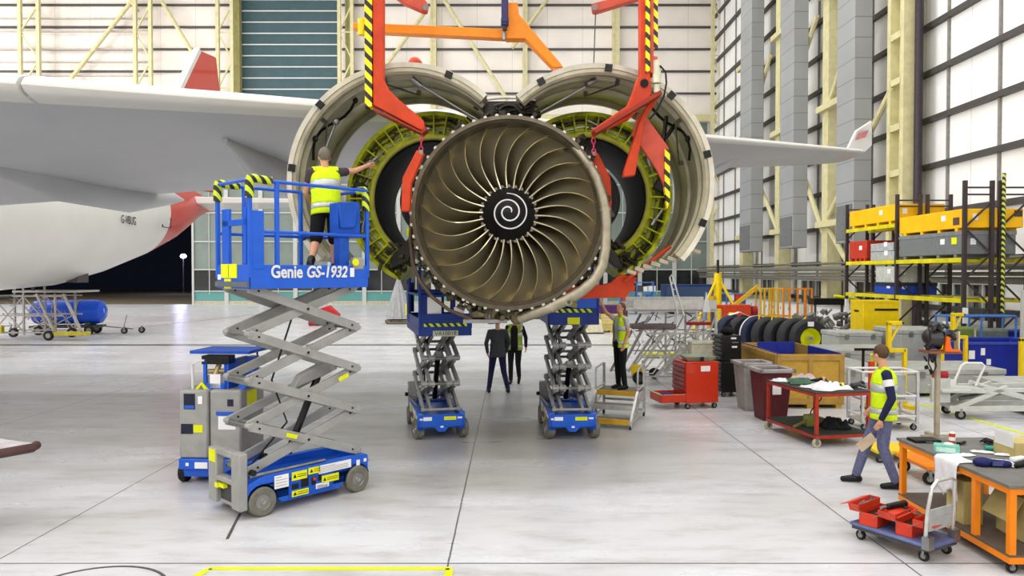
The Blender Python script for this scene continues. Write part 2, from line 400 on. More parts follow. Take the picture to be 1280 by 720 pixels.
# service pipes and windows low on the right wall
for z, x, r_ in ((3.25, 16.2, .06), (2.98, 16.0, .13), (2.72, 16.1, .07), (2.5, 16.2, .12)):
    trim(MB().tube((x, 15, z), (x, 64, z), r_, n=10), mat('grey_service_pipe', (128, 124, 112), .5, .2))
trim(MB().b2((16.4, 15, 2.45), (16.75, 64, 2.55)), oliv)
for k, (y0, y1) in enumerate(((27.2, 31), (34.4, 38.6), (41.6, 45.8), (49, 53), (56, 60.5))):
    e = struct(bpy.data.objects.new('window_%d' % (k+1), None)); C.objects.link(e); e.location = (XR, y0, .95)
    MB().b2((-.12, 0, 0), (-.02, y1-y0, 1.35)).build('pane', pane, e)
    f = MB(); n = 4
    for i in range(n+1): yy = (y1-y0)*i/n; f.b2((-.2, yy-.05, 0), (-.02, yy+.05, 1.35))
    f.b2((-.25, 0, -.1), (0, y1-y0, 0)); f.b2((-.2, 0, 1.35), (0, y1-y0, 1.42)); f.build('window_frame', mull, e)
    cbs = MB(); random.seed(k)
    for i in range(5): yy = .2+i*(y1-y0-.6)/5+random.random()*.2; cbs.b2((-.15, yy, .02), (-.13, yy+.25, 1.33))
    cbs.build('blind', mat('grey_blind', (120, 116, 110), .8), e)
trim(MB().b2((XR-.5, 15, .75), (XR-.02, 64, .85)), mull)
# floor markings
ylm = mat('yellow_line_paint', (226, 236, 30), .5, 0, .05)
def line(p, q, w, m=ylm): 
    return trim(MB().bar((p[0], p[1], .003), (q[0], q[1], .003), w, .004), m)
def g(px, py): 
    a = P(px, py, 10); d = a-V((0,0,HC)); t = -HC/d.z; return V((0,0,HC))+d*t
a = g(262, 711); b = g(562, 711); line(a, b, .07); line(a, (a.x-.12, 6.4), .07); line(b, (b.x, 6.4), .07)
line(g(1150, 505), g(1290, 545), .1); line(g(1110, 470), g(1180, 505), .1)
line(g(1078,455), g(1110, 470), .1)
skid = mat('tyre_skid', (88, 84, 80), .6)
line(g(284, 674), g(300, 642), .03, skid); line(g(150,412), g(330,392), .06, skid)
mb = MB(); c0 = g(105, 745)
mb.lathe([(.62, .001), (.65, .001), (.65, .004), (.62, .004)], (c0.x, c0.y, 0), 'Z', 48); trim(mb, skid)
trim(MB().b2((11.0, 14.6, 0), (15.5, 16.6, .004)), mat('dark_floor_mat', (96, 98, 94), .8))
# ================================================ LIGHT
w = bpy.data.worlds.new('World'); bpy.context.scene.world = w; w.use_nodes = True
w.node_tree.nodes['Background'].inputs[0].default_value = (.004, .005, .009, 1); w.node_tree.nodes['Background'].inputs[1].default_value = 1
LP = 1450
def area(x, y, z, sx, sy, pw, col=(.975, .985, 1)):
    l = bpy.data.lights.new('hall_and_fill_lamp', 'AREA'); l.shape = 'RECTANGLE'; l.size = sx; l.size_y = sy; l.energy = pw; l.color = col  # serves the ceiling lamps and the added fill floods
    o = bpy.data.objects.new('hall_and_fill_lamp', l); C.objects.link(o); o.location = (x, y, z)
for x in (-50, -34, -18, -4, 8):
    for y, k in ((-10, .36), (1, .62), (15, 1.05), (32, .9), (52, .75)): area(x, y, ZT-1.5-(4 if y < 0 else 0), 6, 3, LP*k)
def fill_flood(x, y, z, rx, rz, sx, sy, pw):  # added fill light, not a fitting of the hall
    area(x, y, z, sx, sy, pw); o = C.objects[-1]; o.rotation_euler = (rx, 0, rz)
for x in (-36, -18, 0, 12): fill_flood(x, -13.5, 15, R(78), 0, 9, 3, 900)  # added unseen fill behind the camera, brightens surfaces facing it
for y in (2, 20, 38, 56): fill_flood(-60, y, 15, R(82), R(-90), 9, 3, 5600)  # added unseen fill from the left, brightens walls and floor under the wing
l = bpy.data.lights.new('apron_lamp', 'POINT'); l.energy = 600; l.color = (.6, .65, 1); l.shadow_soft_size = .3
o = bpy.data.objects.new('apron_lamp', l); C.objects.link(o); o.location = P(225, 318, 100)
lt = thing('apron_light', 'small bright lamp glowing in the night beyond the open hangar door', 'lamp', (P(225,318,100).x, 101, 0))
MB().tube((0,0,0), (0,0,4.9), .08).build('pole', dgrey, lt)
MB().ell((0, 0, 5.1), (.42, .3, .3)).build('lamp_head', mat('lamp_glow', (190, 200, 255), .5, 0, 0, emit=18), lt)
vs_ = bpy.context.scene.view_settings
vs_.view_transform = 'Standard'; vs_.look = 'None'; vs_.gamma = 1; vs_.exposure = EXPO; vs_.use_curve_mapping = False
# ================================================ AIRCRAFT
planew = mat('aircraft_white', (222, 220, 214), .3, 0, .015, .6, coat=.3)
planeg = mat('wing_grey', (192, 193, 196), .35, 0, .03, .5)
planer = mat('aircraft_red', (206, 52, 40), .35, 0, .02, .5, coat=.3)
cowlin = mat('cowl_inner', (186, 180, 154), .4, .3, .1, 3, stretch=(1, .5, 1))
cowlrim = mat('cowl_rim', (212, 207, 190), .35, .3, .05, 5)
primer = mat('green_primer', (190, 196, 20), .5, .05, .12, 6, rgb2=(120, 128, 20))
liner = mat('duct_liner', (30, 29, 33), .6, 0, .04, 8)
grime = mat('grimy_metal', (80, 74, 56), .45, .6, .1, 12, rgb2=(34, 32, 26))
darkm = mat('dark_metal', (48, 45, 40), .4, .6, .08, 10)
ac = thing('airliner', 'white airliner with red tail, its engine cowls swung open under the grey wing', 'aircraft', (-19.5, 20, 0))
def ring(x, y, z, rx, rz, n=40): return [V((x+rx*math.cos(2*PI*i/n), y, z+rz*math.sin(2*PI*i/n))) for i in range(n)]
st = [(2,4.84,2.82),(12,4.84,2.82),(22,4.84,2.82),(27,4.86,2.82),(31,5.0,2.78),(34,5.32,2.62),(37.6,5.8,2.30)]
fu = MB().loft([ring(-19.5, y, z, r_, r_) for y, z, r_ in st]).build('fuselage', planew, ac, world=True)
st2 = [(37.6,5.8,2.302),(39,6.0,2.12),(41,6.25,1.8),(43,6.55,1.38),(45,6.85,.92),(47,7.05,.5),(48.6,7.15,.4),(49.2,7.2,.1)]
MB().loft([ring(-19.5, y, z, r_, r_) for y, z, r_ in st2]).build('tail_cone', planer, ac, world=True)['label'] = 'red tail cone'
# registration
text('G-VBUG', .52, frame((-16.76+19.5, 32.6-20, 5.05), (-.075, 1, 0), (0, 0, 1)), black, fu, 'registration', .004, fit=1.45).location = (0,0,0)
# service door outline
d_ = MB()
for a, b in (((.0,0),(1.1,0)), ((1.1,0),(1.1,.5)), ((0,0),(0,.12))):
    d_.bar((-16.98, 36.2+a[0]*.8, 5.0+a[1]), (-16.98, 36.2+b[0]*.8, 5.0+b[1]), .05, .04)
d_.build('panel_seam', girt, fu, world=True)
fin = MB()
fp = [(38.6,7.6),(43.7,13.4),(46.5,16.6),(49,16.9),(49.6,14.8),(48.6,8.0)]
fin.prism([(-19.65, y, z) for y, z in fp], (.3, 0, 0)); fo = fin.build('tail_fin', planer, ac, bevel=.08, world=True); fo['label'] = 'red tail fin'
le = MB(); le.bar((-19.5, 38.5, 7.6), (-19.5, 46.4, 16.65), .36, .35); le.build('leading_edge', planew, fo, world=False) if False else None
lb = MB(); o_ = V(ac.location)
lb.bar(V((-19.5, 38.9, 8.0))-o_, V((-19.5, 46.4, 16.6))-o_, .38, .3); lb.build('leading_edge', planew, fo)
sw = MB()
for k, (y, z, h) in enumerate(((44.2, 8.2, 1.6), (45.3, 8.1, 1.5), (46.6, 8.0, 1.6))):
    sw.bar(V((-19.3, y, z))-o_, V((-19.3, y+.25, z+h))-o_, .06, .3)
sw.build('white_script', planew, fo)
hs = MB()
for sgn in (1, -1):
    pts = [(-19.5+sgn*.6, 42.3, 6.95), (-19.5+sgn*10.3, 49.2, 7.5), (-19.5+sgn*10.3, 50.8, 7.5), (-19.5+sgn*.4, 47.2, 6.95)]
    up = [V(p)+V((0,0,.18 if i in (0,3) else .06)) for i, p in enumerate(pts)]; dn = [V(p)-V((0,0,.26 if i in (0,3) else .06)) for i, p in enumerate(pts)]
    m_ = MB(); m_.add(up+dn, [(0,1,2,3),(7,6,5,4),(0,4,5,1),(1,5,6,2),(2,6,7,3),(3,7,4,0)]); m_.build('horizontal_stabilizer', planew, ac, bevel=.05, world=True)
# wing
def wing_sec(X, yl, zl, yt, zt, t, a, b, n=10):
    "airfoil loop between chord fractions a..b"
    up, lo = [], []
    for i in range(n+1):
        s_ = a+(b-a)*i/n; y = yl+(yt-yl)*s_; zc = zl+(zt-zl)*s_
        h = t*(1.5*math.sqrt(max(s_, 0))-.7*s_-.8*s_*s_)*.72+.012
        up.append(V((X, y, zc+h*1.0))); lo.append(V((X, y, zc-h*.8)))
    return up+lo[::-1]
WS = []
for X in (-18, -14.5, -11, -8, -5, -2, 1, 4, 6.5, 8.4, 9.1):
    yl = 13.8+.6*X; zl = 5.57+(.05*X if X < 0 else .036*X)
    yt = {-18: 19.6, -14.5: 19.5, -11: 19.4, -8: 19.3, -5: 19.6, -2: 19.9, 1: 20.2, 4: 20.6, 6.5: 20.9, 8.4: 21.1, 9.1: 21.0}[X]
    th = max(.1, (yt-yl)*.105); zt = zl-.28*(yt-yl)/10
    WS.append((X, yl, zl, yt, zt, th))
WF = lambda X: .32/max(1, (7.4+.0*X))*1.0
mw = MB(); mw.loft([wing_sec(*s_, .025, 1.0, 16) for s_ in WS]); wg = mw.build('wing', planeg, ac, world=True)
for i, (xa, xb) in enumerate(((-18, -6.55), (-6.5, -2.9), (-2.86, 3.2), (3.25, 9.05))):
    secs = []
    for k in range(7):
        X = xa+(xb-xa)*k/6
        for j in range(len(WS)-1):
            if WS[j][0] <= X <= WS[j+1][0]:
                f_ = (X-WS[j][0])/(WS[j+1][0]-WS[j][0]); s_ = [WS[j][q]*(1-f_)+WS[j+1][q]*f_ for q in range(6)]
        secs.append(wing_sec(*s_, 0, .04, 6))
    MB().loft(secs).build('slat', planew, ac, world=True)
def canoe(pts, n=20):
    m_ = MB(); m_.loft([[V((x+rx*math.cos(2*PI*i/n), y, z+rz*math.sin(2*PI*i/n))) for i in range(n)] for x, y, z, rx, rz in pts]); return m_
for pts in ([(-9.3,11.5,5.0,.05,.05),(-9.3,13,4.95,.35,.4),(-9.4,15.5,4.78,.45,.55),(-9.5,18.5,4.72,.42,.48),(-9.65,21,4.86,.2,.2),(-9.7,22,4.9,.03,.03)],
            [(-13.3,13,4.9,.05,.05),(-13.3,15,4.8,.4,.45),(-13.3,18.5,4.75,.36,.4),(-13.3,20.4,4.98,.06,.06)],
            [(-4.85,12.6,4.98,.05,.05),(-4.85,14.5,4.88,.33,.36),(-4.85,17.5,4.8,.46,.46),(-4.85,20.5,4.72,.32,.34),(-4.85,22.6,4.8,.03,.03)],
            [(5.6,18.2,5.72,.04,.04),(5.6,19.3,5.62,.14,.16),(5.6,21,5.6,.16,.16),(5.6,22.2,5.65,.03,.03)]):
    canoe(pts).build('flap_track_fairing', planeg, ac, world=True)
wl = MB(); wl.prism([P(1057,186,19.3), P(1068,163,19.9), P(1087,151,20.6), P(1087,182,20.9), P(1078,190,20.8)], (.07, 0, 0)); wlo = wl.build('winglet', planew, ac, bevel=.02, world=True)
wl = MB(); wl.prism([V(p)+V((.04,-.06,0)) for p in (P(1066,176,19.8), P(1072,167,20.0), P(1083,163,20.4), P(1079,172,20.4))], (-.01,0,0)); q = wl.build('wing_tip_emblem', mat('faded_pink', (226, 130, 130), .5), ac, world=True)
# pylon
py = MB(); top = [P(602,124,10.75), P(612,121.5,10.75), P(660,121.5,10.75), P(672,124,10.75)]
py.prism([P(602,126,10.7), P(606,150,10.7), P(622,158,10.7), P(652,158,10.7), P(664,150,10.7), P(671,126,10.7)], (0, 1.6, 0))
py.loft([[V((-.42,11.4,4.85)), V((.4,11.4,4.85)), V((.4,11.4,5.2)), V((-.42,11.4,5.2))], [V((-.3,15,4.7)), V((.28,15,4.7)), V((.28,15,5.9)), V((-.3,15,5.9))], [V((-.1,18,5.2)), V((.08,18,5.2)), V((.08,18,5.7)), V((-.1,18,5.7))]])
pyl = py.build('pylon', darkm, ac, bevel=.02, world=True)
def arch(px0, px1, y0, dy, Y, r_): return [P(px0+(px1-px0)*i/8, y0-dy*math.sin(PI*i/8), Y) for i in range(9)]
wo = V(ac.location)
m_ = MB(); m_.path([p-wo for p in arch(602, 670, 125, 3, 10.68, 0)], .022); m_.build('pylon_cap', cowlrim, pyl)
m_ = MB(); m_.lathe([(.16, 0), (.19, 0), (.19, .1), (.16, .1)], P(636, 146, 10.6)-wo, 'Y', 20); m_.build('pylon_duct', darkm, pyl)
m_ = MB(); random.seed(3)
for k in range(26):
    a = P(random.uniform(590, 684), random.uniform(132, 158), 10.62)-wo; b = a+V((random.uniform(-.18, .18), random.uniform(-.05,.03), random.uniform(-.08, .08)))
    m_.tube(a, b, random.uniform(.008, .025), n=6)
m_.build('hinge_fittings', darkm, pyl)
# open fan cowls
def cowl(cx, cz, Rr, a0, a1, side):
    c = V((cx, 0, cz)) - V((ac.location.x, ac.location.y, 0)); 
    prof = [(Rr, 10.27), (Rr+.01, 10.9), (Rr, 12.1), (Rr-.05, 12.1), (Rr-.05, 11.5), (Rr-.09, 11.48), (Rr-.09, 11.38), (Rr-.05, 11.36), (Rr-.05, 10.8), (Rr-.11, 10.78), (Rr-.11, 10.66), (Rr-.05, 10.64), (Rr-.05, 10.4), (Rr-.13, 10.38), (Rr-.13, 10.3), (Rr-.1, 10.27)]
    o1 = MB().lathe(prof, c, 'Y', 56, a0, a1).build('fan_cowl', cowlin, ac)
    rim = MB().lathe([(Rr+.015, 10.24), (Rr+.015, 10.4), (Rr-.05, 10.36), (Rr-.05, 10.25)], c, 'Y', 56, a0, a1).build('cowl_rim', cowlrim, o1)
    MB().lathe([(Rr-.055, 12.02), (Rr-.14, 12.02), (Rr-.14, 12.08), (Rr-.055, 12.08)], c, 'Y', 56, a0, a1).build('rear_frame', cowlin, o1)
    at = lambda a, r_, y: c+V((r_*math.cos(a), y, r_*math.sin(a)))
    n_ = 5
    for i in range(n_):
        a = a0+(a1-a0)*(i+.6)/n_
        L_ = MB(); L_.box(at(a, Rr-.04, 10.3), (.09, .14, .1), M=Matrix.Rotation(-a, 3, 'Y')); L_.build('latch', black, o1)
    for a, b in (((a0+a1)/2+.15*side, (a0+a1)/2+.5*side), ((a0+a1)/2-.55*side, (a0+a1)/2-.8*side)):
        rd = MB(); rd.tube(at(a, Rr-.16, 10.6), at(b, Rr-.16, 11.4), .014); rd.tube(at(a, Rr-.16, 10.6), at(a, Rr-.05, 10.62), .03); rd.tube(at(b, Rr-.16, 11.4), at(b, Rr-.05, 11.42), .035)
        rd.build('hold_open_rod', steel, o1)
    cb = MB(); pts = [at((a0+a1)/2+side*(-.2+.09*i), Rr-.14+.02*random.random(), 10.85+.25*math.sin(i*.8)) for i in range(9)]
    cb.path(pts, .02); 
    for p in pts[::3]: cb.ell(p, (.04, .04, .05), 8, 6)
    cb.build('cable_run', black, o1)
    return o1, at
lc, latl = cowl(P(508,228,10.3).x, P(508,228,10.3).z, 1.62, R(47), R(222), 1)
rc, latr = cowl(P(745,228,10.3).x, P(745,228,10.3).z, 1.61, R(-42), R(133), -1)
# long hold-open struts from pylon to cowls
m_ = MB(); m_.tube(P(520,103,10.5)-wo, P(597,150,10.6)-wo, .018); m_.tube(P(514,98,10.45)-wo, P(526,108,10.5)-wo, .045); m_.build('strut', steel, lc)
m_ = MB(); m_.tube(P(740,104,10.5)-wo, P(676,140,10.6)-wo, .018); m_.tube(P(733,106,10.45)-wo, P(744,100,10.5)-wo, .045); m_.build('strut', steel, rc)
m_ = MB(); m_.tube(P(396,215,10.55)-wo, P(420,152,10.55)-wo, .02); m_.ell(P(420,152,10.5)-wo, (.05,.05,.05)); m_.build('strut', steel, lc)
m_ = MB()
for a, b in (((833,145),(829,178)), ((848,150),(832,173))): m_.tube(P(*a,10.9)-wo, P(*b,10.9)-wo, .03)
m_.build('strut', darkm, rc)
# bright skin edge low on the right cowl with hinge fittings
m_ = MB()
for i in range(9):
    f_ = i/8; m_.box(P(868-80*f_, 314+26*f_, 10.5)-wo, (.13, .2, .05), M=Matrix.Rotation(R(18), 3, 'Y'))
m_.build('latch_row', cowlin, rc)
m_ = MB(); m_.ell(P(519,84,12.2)-wo, (.13,.2,.16)); q = m_.build('red_bung', redp, lc)
# thrust reverser halves
def reverser(cx, cz, Ro, Ri, a0, a1, side):
    c = V((cx, 0, cz)) - V((ac.location.x, ac.location.y, 0)); Y0 = 11.2
    at = lambda a, r_, y: c+V((r_*math.cos(a), y, r_*math.sin(a)))
    o1 = MB().lathe([(Ri+.02, Y0+.08), (Ri+.06, Y0), (Ri+.12, Y0+.02), (Ri+.14, Y0+.1), (Ro-.1, Y0+.14), (Ro-.06, Y0+.05), (Ro, Y0+.05), (Ro+.01, Y0+.9), (Ro-.12, 13.1), (Ro-.15, 13.1), (Ri+.05, Y0+.6)], c, 'Y', 60, a0, a1).build('reverser_half', primer, ac)
    MB().lathe([(Ri+.03, Y0-.01), (Ri+.05, Y0-.03), (Ri+.09, Y0-.02), (Ri+.07, Y0+.05)], c, 'Y', 60, a0, a1).build('ring_seal', mat('seal_yellow', (170, 168, 60), .5), o1)
    MB().lathe([(Ri+.03, Y0+.01), (Ri-.0, Y0+.05), (Ri-.0, 12.3), (Ri+.02, 13.1), (Ri+.06, 13.1), (Ri+.05, Y0+.1)], c, 'Y', 60, a0, a1).build('acoustic_liner', liner, o1)
    ri = .57
    MB().lathe([(ri, 11.6), (ri+.04, 12.2), (ri-.12, 13.4), (ri-.16, 13.4), (ri-.03, 12.2), (ri-.05, 11.6)], c, 'Y', 40, a0+R(18), a1-R(6)).build('inner_wall', liner, o1)
    for a in (a0+R(14) if side > 0 else a1-R(14), a1-R(4) if side > 0 else a0+R(4)):
        w_ = MB(); w_.prism([at(a, ri-.05, 11.6), at(a, Ri+.1, 11.35), at(a, Ri+.1, 12.9), at(a, ri-.05, 13.2)], at(a+.09, 1, 0)-at(a, 1, 0)); w_.build('bifurcation_wall', darkm, o1, bevel=.01)
    # cast ribs, pipes and actuators on the forward face
    rb = MB(); n_ = 22
    for i in range(n_):
        a = a0+(a1-a0)*(i+.5)/n_
        rb.prism([at(a-.009, Ri+.12, Y0+.02), at(a-.009, Ro-.03, Y0+.05), at(a-.009, Ro-.05, Y0+.2), at(a-.009, Ri+.14, Y0+.2)], at(a+.009, 1.2, 0)-at(a-.009, 1.2, 0))
    rb.build('stiffening_rib', primer, o1, flat=True)
    for rr, yy, rad, mm in ((Ri+.2, Y0+.1, .014, steel), (Ri+.27, Y0+.08, .012, grime), (Ro-.12, Y0+.1, .018, darkm)):
        MB().path([at(a0+(a1-a0)*(i+2)/40+.0, rr+.012*math.sin(i*1.7), yy+.01*math.cos(i)) for i in range(36)], rad, 6).build('pipe', mm, o1)
    fit = MB(); random.seed(int(cx*10))
    for i in range(46):
        a = random.uniform(a0+.1, a1-.1); rr = random.uniform(Ri+.16, Ro-.08); s_ = random.uniform(.012, .034)
        fit.box(at(a, rr, Y0+.08), (s_, .06, s_*1.4), M=Matrix.Rotation(-a+random.random(), 3, 'Y'))
        if i % 3 == 0: fit.tube(at(a, rr, Y0+.03), at(a+.12, rr+.05, Y0+.06), .01, n=6)
    fit.build('fittings', darkm, o1)
    for f_ in (.25, .5, .75):
        a = a0+(a1-a0)*f_
        ac_ = MB(); ac_.tube(at(a-.1, Ri+.2, Y0+.02), at(a+.14, Ro-.14, Y0+.02), .022); ac_.tube(at(a-.1, Ri+.2, Y0+.02), at(a, Ri+.22, Y0+.02), .035); ac_.build('actuator', steel, o1)
    MB().box(at(a0+(a1-a0)*(.62 if side > 0 else .38), Ri+.26, Y0+.0), (.2, .1, .16), M=Matrix.Rotation(.4, 3, 'Y')).build('valve_block', black, o1, bevel=.02)
    for e_ in ((a1, -1) if side > 0 else (a0, 1),):
        m_ = MB(); random.seed(9)
        for i in range(24):
            a = e_[0]+e_[1]*random.uniform(0, .3); rr = random.uniform(Ri, Ro-.05); p = at(a, rr, Y0+random.uniform(-.08, .15))
            m_.tube(p, p+V((random.uniform(-.15,.15), random.uniform(-.05,.1), random.uniform(-.12,.12))), random.uniform(.015, .045), n=7)
        m_.build('lower_latch_fittings', grime, o1)
    return o1
reverser(P(543,250,11.3).x, P(543,250,11.3).z, 1.33, .86, R(50), R(246), 1)
reverser(P(732,248,11.3).x, P(732,248,11.3).z, 1.30, .87, R(-66), R(130), -1)
# ================================================ ENGINE
EX, EZ = -.045, 3.56
en = thing('turbofan_engine', 'large jet engine facing the camera with exposed fan and spiral painted spinner', 'jet engine', (EX, 10.45, 0))
c = V((0, -10.45, EZ))
casem = mat('fan_case_metal', (104, 95, 78), .38, .7, .08, 10)
lip = MB().lathe([(1.245, 10.2), (1.27, 10.17), (1.335, 10.19), (1.335, 10.24), (1.29, 10.26), (1.29, 10.75), (1.31, 10.78), (1.31, 10.83), (1.27, 10.85), (1.27, 11.9), (1.3, 11.92), (1.3, 12.0), (1.2, 12.0), (1.22, 10.9), (1.235, 10.4)], c, 'Y', 96).build('fan_case', casem, en)
MB().lathe([(1.262, 10.175), (1.275, 10.155), (1.325, 10.165), (1.325, 10.19)], c, 'Y', 96).build('lip_ring', casem, lip)
bl = MB()
for i in range(52):
    a = 2*PI*i/52; p = c+V((1.335*math.cos(a), 10.2, 1.335*math.sin(a))); bl.tube(p-V((0,.02,0)), p+V((0,.05,0)), .023, n=8)
    if i % 2 == 0: bl.box(p+V((0,.03,0)), (.04, .03, .05), M=Matrix.Rotation(-a, 3, 'Y'))
bl.build('flange_lugs', mat('bright_lug', (214, 210, 200), .4, .2, .03), lip)
blm = mat('fan_blade_titanium', (206, 196, 162), .28, .8, .012, 1.5)
NB = 26
def blade():
    nr, nc = 16, 8; Fv = []; Bk = []
    for i in range(nr+1):
        t = i/nr; r_ = .35+(1.232-.35)*t; gam = R(6+60*t**.9); ch = .40+.08*math.sin(PI*min(1, t*1.0))+.02*t
        ale = -R(17)*t**1.7+R(3)*math.sin(PI*t)
        for j in range(nc+1):
            s_ = j/nc; cam = .035*math.sin(PI*s_)
            y = 10.36+.08*(1-t)*0+ s_*ch*math.cos(gam)+cam*math.sin(gam)+.05*t; tg = s_*ch*math.sin(gam)-cam*math.cos(gam)
            th = .004+.016*math.sin(PI*min(1, s_*.9+.08))*(1-.5*t)
            for lst, sg in ((Fv, -1), (Bk, 1)):
                yy = y+sg*th*math.sin(gam); a = ale+(tg-sg*th*math.cos(gam))/r_
                lst.append(V((r_*math.cos(a), yy-10.45, r_*math.sin(a))))
    m = MB(); n1 = nc+1; o2 = len(Fv); fs = []
    for i in range(nr):
        for j in range(nc):
            a = i*n1+j; fs.append((a, a+1, a+n1+1, a+n1)); fs.append((o2+a, o2+a+n1, o2+a+n1+1, o2+a+1))
        for j in (0, nc):
            a = i*n1+j; fs.append((a, a+n1, o2+a+n1, o2+a))
    for i in (0, nr):
        for j in range(nc): a = i*n1+j; fs.append((a, a+1, o2+a+1, o2+a))
    m.add(Fv+Bk, fs); return m
b0 = blade().build('fan_blade', blm, en, ang=60); b0.location = (0, 0, EZ)
snub = MB()
for k in range(NB):
    b = b0 if k == 0 else b0.copy()
    if k: C.objects.link(b); b.parent = en
    b.rotation_euler = (0, 2*PI*k/NB+.06, 0)
sp = MB(); pr = [(0.0005, 9.98)]+[(.372*(i/12), 9.98+.40*(i/12)**1.7) for i in range(1, 13)]
sp.lathe(pr+[(.372, 10.8), (.0005, 10.8)], c, 'Y', 48, loop=False); spn = sp.build('spinner', mat('spinner_black', (14, 13, 14), .45, 0, 0), en, ang=50)
spi = MB(); pts = []
for i in range(90):
    u = i/89; a = PI/2-u*2*PI*2.3+.1; r_ = .27-.235*u; pts.append(c+V((r_*math.cos(a), 9.972+.40*(r_/.372)**1.7, r_*math.sin(a))))
spi.path(pts, [.0105 if 2 < i < 86 else .006 for i in range(90)], 8); spi.build('spiral_marking', white, spn)
rb = MB()
for k in range(NB):
    a = 2*PI*(k+.5)/NB; p = c+V((.39*math.cos(a), 10.42, .39*math.sin(a))); rb.box(p, (.035, .12, .04), M=Matrix.Rotation(-a, 3, 'Y'))
rb.lathe([(.36, 10.4), (.385, 10.42), (.385, 10.9), (.36, 10.9)], c, 'Y', 48)
rb.build('blade_root_ring', mat('root_metal', (120, 116, 108), .4, .7, .05), en)
vn = MB(); NV = 44
for k in range(NV):
    a = 2*PI*k/NV; vn.prism([c+V((.45*math.cos(a), 11.3, .45*math.sin(a))), c+V((1.22*math.cos(a), 11.3, 1.22*math.sin(a))), c+V((1.22*math.cos(a+.06), 11.6, 1.22*math.sin(a+.06))), c+V((.45*math.cos(a+.1), 11.6, .45*math.sin(a+.1)))], (0, .012, 0))
vn.build('outlet_guide_vanes', darkm, en, flat=True)
MB().lathe([(.0005, 11.0), (.5, 11.0), (.62, 11.6), (.66, 12.3), (.62, 13.4), (.5, 14.4), (.36, 15.2), (.0005, 15.9)], c, 'Y', 40, loop=False).build('core_casing', grime, en)
MB().lathe([(.45, 12.0), (1.22, 12.0), (1.22, 12.05), (.45, 12.05)], c, 'Y', 48).build('dark_blocking_disc', black, en)  # black disc added behind the vanes to block see-through
eo = V(en.location)
E = lambda px, py, Y=10.5: P(px, py, Y)-eo
duct = MB()
pts = [(713,177,10.25),(724,190,10.2),(737,206,10.18),(746,222,10.18),(752,240,10.18),(757,262,10.18),(758,285,10.18),(757,310,10.18),(753,332,10.18),(743,350,10.18),(728,363,10.18),(710,374,10.2),(690,383,10.25),(668,391,10.3),(650,398,10.4)]
rr_ = [.045,.05,.055,.062,.065,.068,.07,.07,.07,.072,.075,.078,.08,.08,.075]
duct.path([E(*p) for p in pts], rr_, 14)
for k in (2, 5, 9, 12): 
    p0, p1 = E(*pts[k]), E(*pts[k+1]); d = (p1-p0).normalized()*.02; duct.tube(p0-d, p0+d, rr_[k]+.012, n=14)
duct.build('bleed_air_duct', mat('duct_alloy', (172, 164, 142), .38, .6, .06, 8), en)
pm = MB(); pm.path([E(*p) for p in ((521,235,10.5),(515,262,10.4),(513,300,10.35),(516,330,10.35),(525,352,10.35),(540,371,10.35),(562,388,10.4),(590,399,10.45))], .026, 8)
pm.build('drain_pipe', mat('brown_pipe', (96, 78, 58), .4, .5, .05), en)
# accessories all round the case
random.seed(21)
def accessories(a0, a1, n, r0, r1, name, m, tubes=True):
    q = MB()
    for i in range(n):
        a = R(random.uniform(a0, a1)); rr = random.uniform(r0, r1); y = random.uniform(10.32, 11.7)
        p = c+V((rr*math.cos(a), y, rr*math.sin(a)))
        k = random.random()
        if k < .4: q.box(p, (random.uniform(.04,.12), random.uniform(.06,.2), random.uniform(.04,.14)), M=Matrix.Rotation(-a+random.uniform(-.4,.4), 3, 'Y'))
        elif k < .7: q.tube(p, p+V((random.uniform(-.12,.12), random.uniform(-.1,.15), random.uniform(-.12,.12))), random.uniform(.02, .055), n=10)
        else:
            b = a+random.uniform(.1, .35); q.path([c+V(((rr+.03*math.sin(j))*math.cos(a+(b-a)*j/6), y, (rr+.03*math.sin(j))*math.sin(a+(b-a)*j/6))) for j in range(7)], random.uniform(.008, .02), 6)
    q.build(name, m, en, bevel=0)
accessories(195, 345, 120, 1.34, 1.47, 'accessory_fittings', grime)
accessories(195, 345, 50, 1.36, 1.5, 'pipework', mat('oily_alloy', (118, 108, 80), .35, .7, .08, 9))
accessories(-35, 50, 50, 1.33, 1.42, 'side_fittings', grime)
accessories(130, 215, 60, 1.32, 1.4, 'side_fittings', mat('oily_alloy', (0,0,0)))
accessories(55, 125, 40, 1.33, 1.42, 'top_fittings', darkm)
MB().tube(c+V((-.25, 10.5, -1.42)), c+V((-.25, 11.4, -1.42)), .13).tube(c+V((.12, 10.45, -1.44)), c+V((.12, 11.2, -1.44)), .11).box(c+V((-.05, 10.9, -1.4)), (1.0, .7, .16)).build('gearbox', mat('oily_alloy', (0,0,0)), en, bevel=.03)
MB().box(c+V((-.33, 10.6, -1.5)), (.62, .35, .05)).build('drip_tray', steel, en)
MB().tube(E(652,388), E(652,412), .018).tube(E(612,385), E(612,398), .03).build('drain_mast', steel, en)
MB().tube(E(718,381,10.25), E(711,379,10.1), .045).tube(E(742,352,10.4), E(712,378,10.4), .06).build('oil_filter', mat('olive_canister', (128, 128, 60), .4, .3, .05), en)
MB().lathe([(.03, -.02), (.045, -.02), (.045, .01), (.03, .01)], E(711,378,10.08), 'Y', 16).build('pipe_end', steel, en)
yt = MB()
for q in ((525,232),(512,290),(738,318),(742,322)): yt.box(E(*q,10.6), (.07,.1,.12))
yt.build('yellow_tag', dec_y, en)
